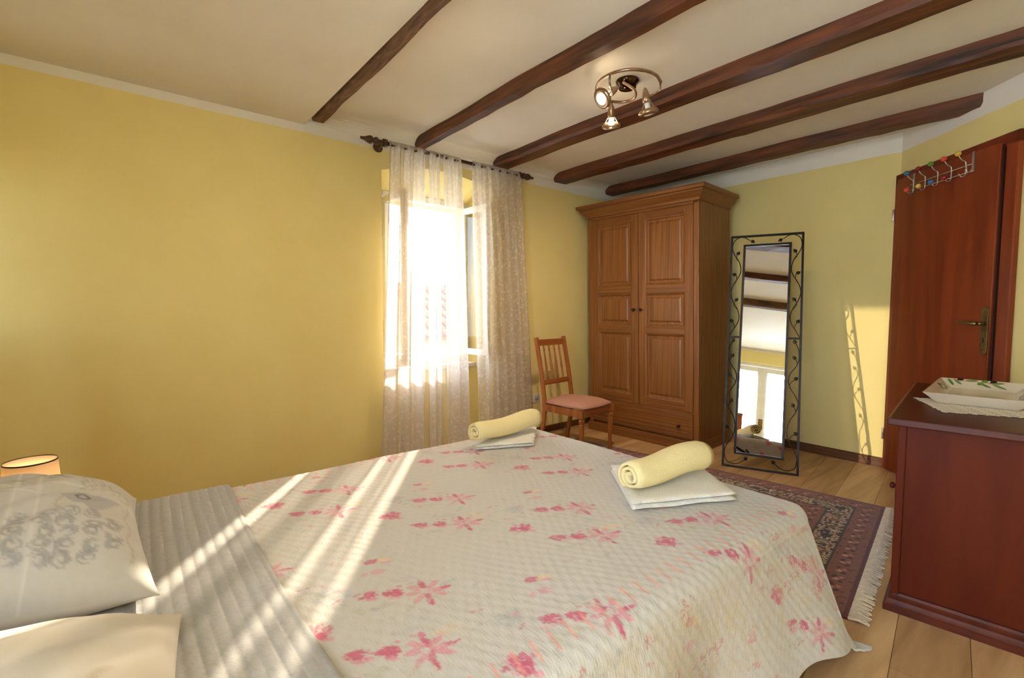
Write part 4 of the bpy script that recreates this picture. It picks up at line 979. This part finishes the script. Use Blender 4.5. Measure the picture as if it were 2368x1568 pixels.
def print1(x, y):      # patchwork of faded postcards: script, heart tag, roses, star-shaped shells
    c = np.tile(rgb(194,190,184), (len(x),1)); r = random.Random(5)
    for (x0,x1,y0,y1,cc) in ((-.36,-.05,-.25,.02,(184,180,174)),(-.05,.36,-.02,.26,(198,194,188)),(-.36,-.08,.02,.26,(188,184,177)),(.02,.36,-.26,-.02,(190,186,181))):
        m = (x>x0)&(x<x1)&(y>y0)&(y<y1); c[m] = rgb(*cc)
    for xx in (-.05,.02): strokes(c,x,y,[(xx,-.3),(xx+.02,.3)],.005,(212,209,204),.8)
    for yy in (-.02,.02,-.14): strokes(c,x,y,[(-.4,yy),(.4,yy+.015)],.004,(212,209,204),.7)
    # script scribbles
    for k in range(6):
        yy = .21-.020*k; strokes(c,x,y,[(-.12+.010*i, yy+.007*math.sin(i*1.9+k)) for i in range(12)],.0032,(150,140,128),.5)
    for k in range(5):
        xx = -.30+.03*k; strokes(c,x,y,[(xx+.004*math.sin(i*1.7+k), -.18+.014*i) for i in range(12)],.003,(156,146,134),.4)
    # heart-shaped tag with an eyelet
    for hy in (.105,.150):
        m = np.hypot((x-.05)/.8, y-hy) < .034; c[m] = rgb(172,170,172)
    m = (x > .05) & (x < .05+.10) & (np.abs(y-.127) < .062*(1-(x-.05)/.10)); c[m] = rgb(172,170,172)
    an = np.linspace(0,6.28,14); strokes(c,x,y,[(.048+.012*math.cos(a),.108+.012*math.sin(a)) for a in an],.004,(118,112,112),.8)
    for oy in (.20,.066): strokes(c,x,y,[(.03+.02*i, oy+.006*math.sin(i*1.2)) for i in range(14)],.004,(168,162,154),.5)
    # shells like stars
    for sx_, sy_ in ((-.24,.10),(-.17,.16),(-.28,.19),(-.20,.03),(-.13,.06),(-.30,.04),(-.10,-.03)):
        for k in range(5):
            a = k*1.257+r.random(); strokes(c,x,y,[(sx_,sy_),(sx_+.032*math.cos(a),sy_+.028*math.sin(a))],.008,(150,141,126),.55)
    # bunch of roses
    for k in range(24):
        rx_, ry_ = .15+.032*(k%5)+.01*r.random(), .0+.04*(k//5)+.012*r.random()
        for q in range(3):
            rr = .0165-.005*q; a0 = r.random()*6; strokes(c,x,y,[(rx_+rr*math.cos(a0+i*.5),ry_+rr*math.sin(a0+i*.5)) for i in range(9)],.0036,(146,145,147),.42)
    c *= (.975+.05*nz2(x*120,y*120,3))[:,None]
    return c
def print2(x, y):
    c = np.tile(rgb(204,195,181), (len(x),1)); r = random.Random(9)
    for k in range(14):
        rx_, ry_ = r.uniform(-.3,.3), r.uniform(-.2,.2); a0 = r.random()*6
        strokes(c,x,y,[(rx_+.04*math.cos(a0+i*.4),ry_+.03*math.sin(a0+i*.4)) for i in range(8)],.009,(178,164,142),.35)
    m = np.clip(nz2(x*14,y*14,2)-.5,0,1)*.5; c = c*(1-m[:,None])+rgb(196,186,170)*m[:,None]
    return c
pillow(1.62,-.215,.555,.70,.50,.24,math.radians(2),math.radians(-9),math.radians(0),print1,'pale pillow printed with faded postcards, heart tag and roses',1)
pillow(2.37,-.20,.535,.64,.52,.20,math.radians(-3),math.radians(-7),math.radians(2),print2,'beige printed pillow catching a patch of sunlight',2)

# ------------------------------------------------------------------ towels
def roll(a, b, r0, r1, turns, label, seed, open_=1.0):
    a = Vector(a); b = Vector(b); ax = (b-a).normalized(); sd_ = ax.cross(Vector((0,0,1))).normalized(); upv = sd_.cross(ax)
    n = 110; th = .0095; P_ = []; rnd = random.Random(seed)
    nl = 14
    def sec(tv):
        r_out = (r0+(r1-r0)*tv); out = []; inn = []
        for k in range(n+1):
            s_ = k/n; ang = -2.05-turns*2*PI*(1-s_)        # outer end finishes underneath
            rad = r_out*(.16+.84*s_**(.8*open_))
            wob = 1+.03*math.sin(ang*3+seed+tv*2)
            sq = .93
            c_, s2 = math.cos(ang)*rad*wob, math.sin(ang)*rad*wob*sq
            out.append((c_, s2)); inn.append((c_*(1-th/rad), s2*(1-th/rad)))
        return out+inn[::-1]
    for i in range(nl+1):
        tv = i/nl; e = .006*math.sin(tv*7+seed)
        endr = 1-.10*max(0, 1-min(tv, 1-tv)/.05)**2
        c = a+(b-a)*tv
        P_.append([c+sd_*(p[0]*endr)+upv*(p[1]*endr+e) for p in sec(tv)])
    mb = MB().grid(P_, closed=True); m = len(P_[0])
    for i0 in (0, nl):
        for k in range(n): mb.f.append((i0*m+k, i0*m+k+1, i0*m+m-2-k, i0*m+m-1-k)); mb.m.append(0)
    o = mb.build('rolled_towel', MT['towel_y'], smooth=True)
    return tag(o, label, 'towel', 'rolled yellow towels')
def folded(corners, h, layers, label, seed):
    t = thing('folded_towel', label, 'towel', (sum(c[0] for c in corners)/4, sum(c[1] for c in corners)/4, BZ+.009), 0, 'folded white towels')
    cx, cy = t.location.x, t.location.y
    c = [Vector((q[0]-cx,q[1]-cy)) for q in corners]; rnd = random.Random(seed); n = 26
    lh = h/layers
    for k in range(layers):
        sc_ = 1-.012*k; zc = lh*(k+.5); P_ = []
        # rounded slab: superellipse section
        m = 40
        def pt(u, v):      # bilinear in the quad, u,v in -1..1
            return (c[0]*(1-u)*(1-v)+c[1]*(1+u)*(1-v)+c[2]*(1+u)*(1+v)+c[3]*(1-u)*(1+v))/4
        top = []; bot = []
        for i in range(n+1):
            ra = []; rb = []
            for j in range(n+1):
                u, v = -1+2*i/n, -1+2*j/n
                p = pt(u*sc_, v*sc_)
                ed = (1-abs(u)**14)*(1-abs(v)**14); ed = max(ed, 0)**.5
                wv_ = .0016*math.sin(u*7+seed+k)*math.sin(v*6+k)
                ra.append((p.x, p.y, zc+lh*.5*ed+wv_)); rb.append((p.x, p.y, zc-lh*.48*ed+wv_*.2))
            top.append(ra); bot.append(rb)
        mb = MB().grid(top).grid([list(r) for r in bot[::-1]])
        o = mb.build('towel_layer', MT['towel_w'], t, smooth=True)
        bm = bmesh.new(); bm.from_mesh(o.data); bmesh.ops.remove_doubles(bm, verts=bm.verts, dist=.0004); bmesh.ops.recalc_face_normals(bm, faces=bm.faces); bm.to_mesh(o.data); bm.free()
        o.data.polygons.foreach_set('use_smooth', [True]*len(o.data.polygons))
    return t
Z0 = BZ+.009
folded([(1.99,1.50),(2.288,1.248),(2.458,1.60),(2.20,1.80)], .034, 2, 'folded white towel under a roll at the bed corner facing the mirror', 1)
folded([(1.235,1.46),(1.418,1.235),(1.535,1.50),(1.31,1.725)], .026, 2, 'folded white towel under a roll on the window side of the bed', 2)
roll((2.232,1.30,Z0+.034+.056),(2.272,1.70,Z0+.034+.066),.059,.070,2.6,'thick yellow towel roll at the bed corner facing the mirror',3)
roll((1.405,1.245,Z0+.026+.050),(1.365,1.665,Z0+.026+.056),.053,.060,2.1,'slimmer yellow towel roll on the window side of the bed',8,.8)

# ------------------------------------------------------------------ nightstand and bedside lamp
t = thing('nightstand', 'small dark wooden nightstand between bed and window wall', 'nightstand', (.84, -.24, 0))
MB().box(-.21,.21,-.20,.20,.335,.36).build('top', MT['dresser_x'], t, bevel=.003)
for sx_ in (-1, 1):
    for sy_ in (-1, 1): MB().box(sx_*.18-.016,sx_*.18+.016,sy_*.17-.016,sy_*.17+.016,0,.335).build('leg', MT['dresser_z'], t, bevel=.002)
MB().box(-.18,.18,-.17,.17,.22,.335).build('drawer', MT['dresser_z'], t, bevel=.002)
MB().lathe([(.008,0),(.010,.02),(.006,.03),(0,.034)],(-.19,.18,.36),n=12).build('corner_finial', MT['dresser_z'], t, smooth=True)
LX, LY, LZ = .86, -.262, .592
t = thing('bedside_lamp', 'lit bedside lamp with cream drum shade behind the printed pillow', 'lamp', (LX, LY, .36))
MB().lathe([(.05,0),(.052,.006),(.04,.014),(.012,.022),(.010,.06),(.014,.08),(.010,.10),(.010,.125)],n=20).build('base', MT['bronze'], t, smooth=True)
shm = bpy.data.materials.new('cream_parchment_shade'); shm.use_nodes = True; ntm = shm.node_tree; ntm.nodes.clear()
a_ = N(ntm,'ShaderNodeBsdfDiffuse'); a_.inputs[0].default_value = srgb(240,216,182); b_ = N(ntm,'ShaderNodeBsdfTranslucent'); b_.inputs[0].default_value = srgb(240,220,190)
m_ = N(ntm,'ShaderNodeMixShader'); m_.inputs[0].default_value = .45; oo = N(ntm,'ShaderNodeOutputMaterial')
ntm.links.new(a_.outputs[0],m_.inputs[1]); ntm.links.new(b_.outputs[0],m_.inputs[2]); ntm.links.new(m_.outputs[0],oo.inputs[0])
MB().lathe([(.078,.105),(.070,.232)],n=40,cap=False).build('shade', shm, t, smooth=True, solid=.0012)
MB().lathe([(.0705,.230),(.0712,.2325),(.0702,.235)],n=40,cap=False).build('shade_rim', MT['darkknob'], t, smooth=True, solid=.001)
MB().lathe([(.008,.125),(.010,.14),(.019,.16),(.021,.175),(.015,.192),(0,.20)],n=16).build('bulb', emit('warm_bulb', (1,.72,.42,1), 14), t, smooth=True)
lamp('bedside_glow', 'POINT', (LX, LY, .36+.185), None, .9, (1,.80,.56), shadow_soft_size=.02)

# ------------------------------------------------------------------ wall socket by the chair
t = thing('wall_socket', 'white wall socket low on the window wall behind the chair', 'socket', (0, 2.905, .33))
MB().box(0,.009,-.04,.04,-.04,.04).build('cover_plate', MT['plastic'], t, bevel=.004)
MB().lathe([(.024,.0095),(.0235,.004),(.0,.004)],axis=(1,0,0),n=20).build('socket_cup', mat('grey_plastic', srgb(176,172,166), nscale=6, rough=.5), t, smooth=True)

# ------------------------------------------------------------------ spiral ceiling spotlight
CX, CY = 1.53, 2.17
t = thing('ceiling_spotlight', 'spiral ceiling spotlight with three nickel heads, two of them lit', 'ceiling lamp', (CX, CY, ZC))
MB().lathe([(.062,0),(.062,-.012),(.050,-.020),(.046,-.040),(0,-.044)],n=30).build('ceiling_plate', mat('dark_mirror_chrome', srgb(96,74,56), srgb(60,44,34), nscale=20, rough=.12, metal=1), t, smooth=True)
w = lambda x, y, z: (x-CX, y-CY, z-ZC)
pts = [w(*p) for p in ((1.552,2.10,2.335),(1.575,2.135,2.315),(1.585,2.168,2.295),(1.548,2.212,2.287),(1.490,2.213,2.285),(1.446,2.166,2.285),(1.434,2.086,2.285),(1.470,1.989,2.285),(1.543,1.922,2.285),(1.629,1.901,2.285),(1.712,1.929,2.285),(1.76,2.0,2.285),(1.771,2.08,2.285),(1.742,2.165,2.285))]
arm = MB().tube(spline(pts,4), .0075, 10).build('spiral_arm', MT['lampmetal'], t, smooth=True)
frost = mat('frosted_bulb', srgb(240,236,228), nscale=5, rough=.5)
litm = emit('lit_bulb', (1,.80,.52,1), 22)
def head(p, d, lit, hang):
    p = Vector(p); d = Vector(d).normalized()
    h = MB().tube([hang, Vector(hang)-Vector((0,0,.035)), p-d*.02], .0045, 8).lathe([(0,-.075),(.008,-.068),(.016,-.045),(.021,-.015),(.021,0)], p, d, 20, cap=False).build('spot_head', MT['lampmetal'], t, smooth=True, solid=.001)
    MB().lathe([(.031,.030),(.046,.036),(.053,.046),(.050,.056),(.030,.060)], p, d, 26, cap=False).lathe([(.013,0),(.013,.03)],p,d,10).build('reflector_ring', MT['lampmetal'], h, smooth=True, solid=.0012)
    MB().lathe([(.014,0),(.014,.022),(.018,.036),(.027,.052),(.0275,.058),(.022,.063),(0,.065)], p, d, 22).build('bulb', litm if lit else frost, h, smooth=True)
    for q in (1, -1):
        sd_ = d.cross(Vector((0,0,1))).normalized()
        MB().bar(p+sd_*q*.019, p+sd_*q*.040+d*.036, .003, .006).build('ring_bracket', MT['lampmetal'], h)
    if lit:
        w_ = Vector((CX,CY,ZC))+p+d*.085
        lamp('spot_glow', 'SPOT', w_-d*.02, d, 46, (1,.77,.53), spot_size=math.radians(128), spot_blend=1.0, shadow_soft_size=.03)
head(w(1.575,1.962,2.228), (-.20,-.75,-.60), True, w(1.628,1.903,2.28))
head(w(1.415,2.180,2.215), (-.35,.45,-.82), True, w(1.441,2.150,2.28))
head(w(1.655,2.175,2.215), (.0,.30,-.95), False, w(1.742,2.162,2.28))
# ---- the end
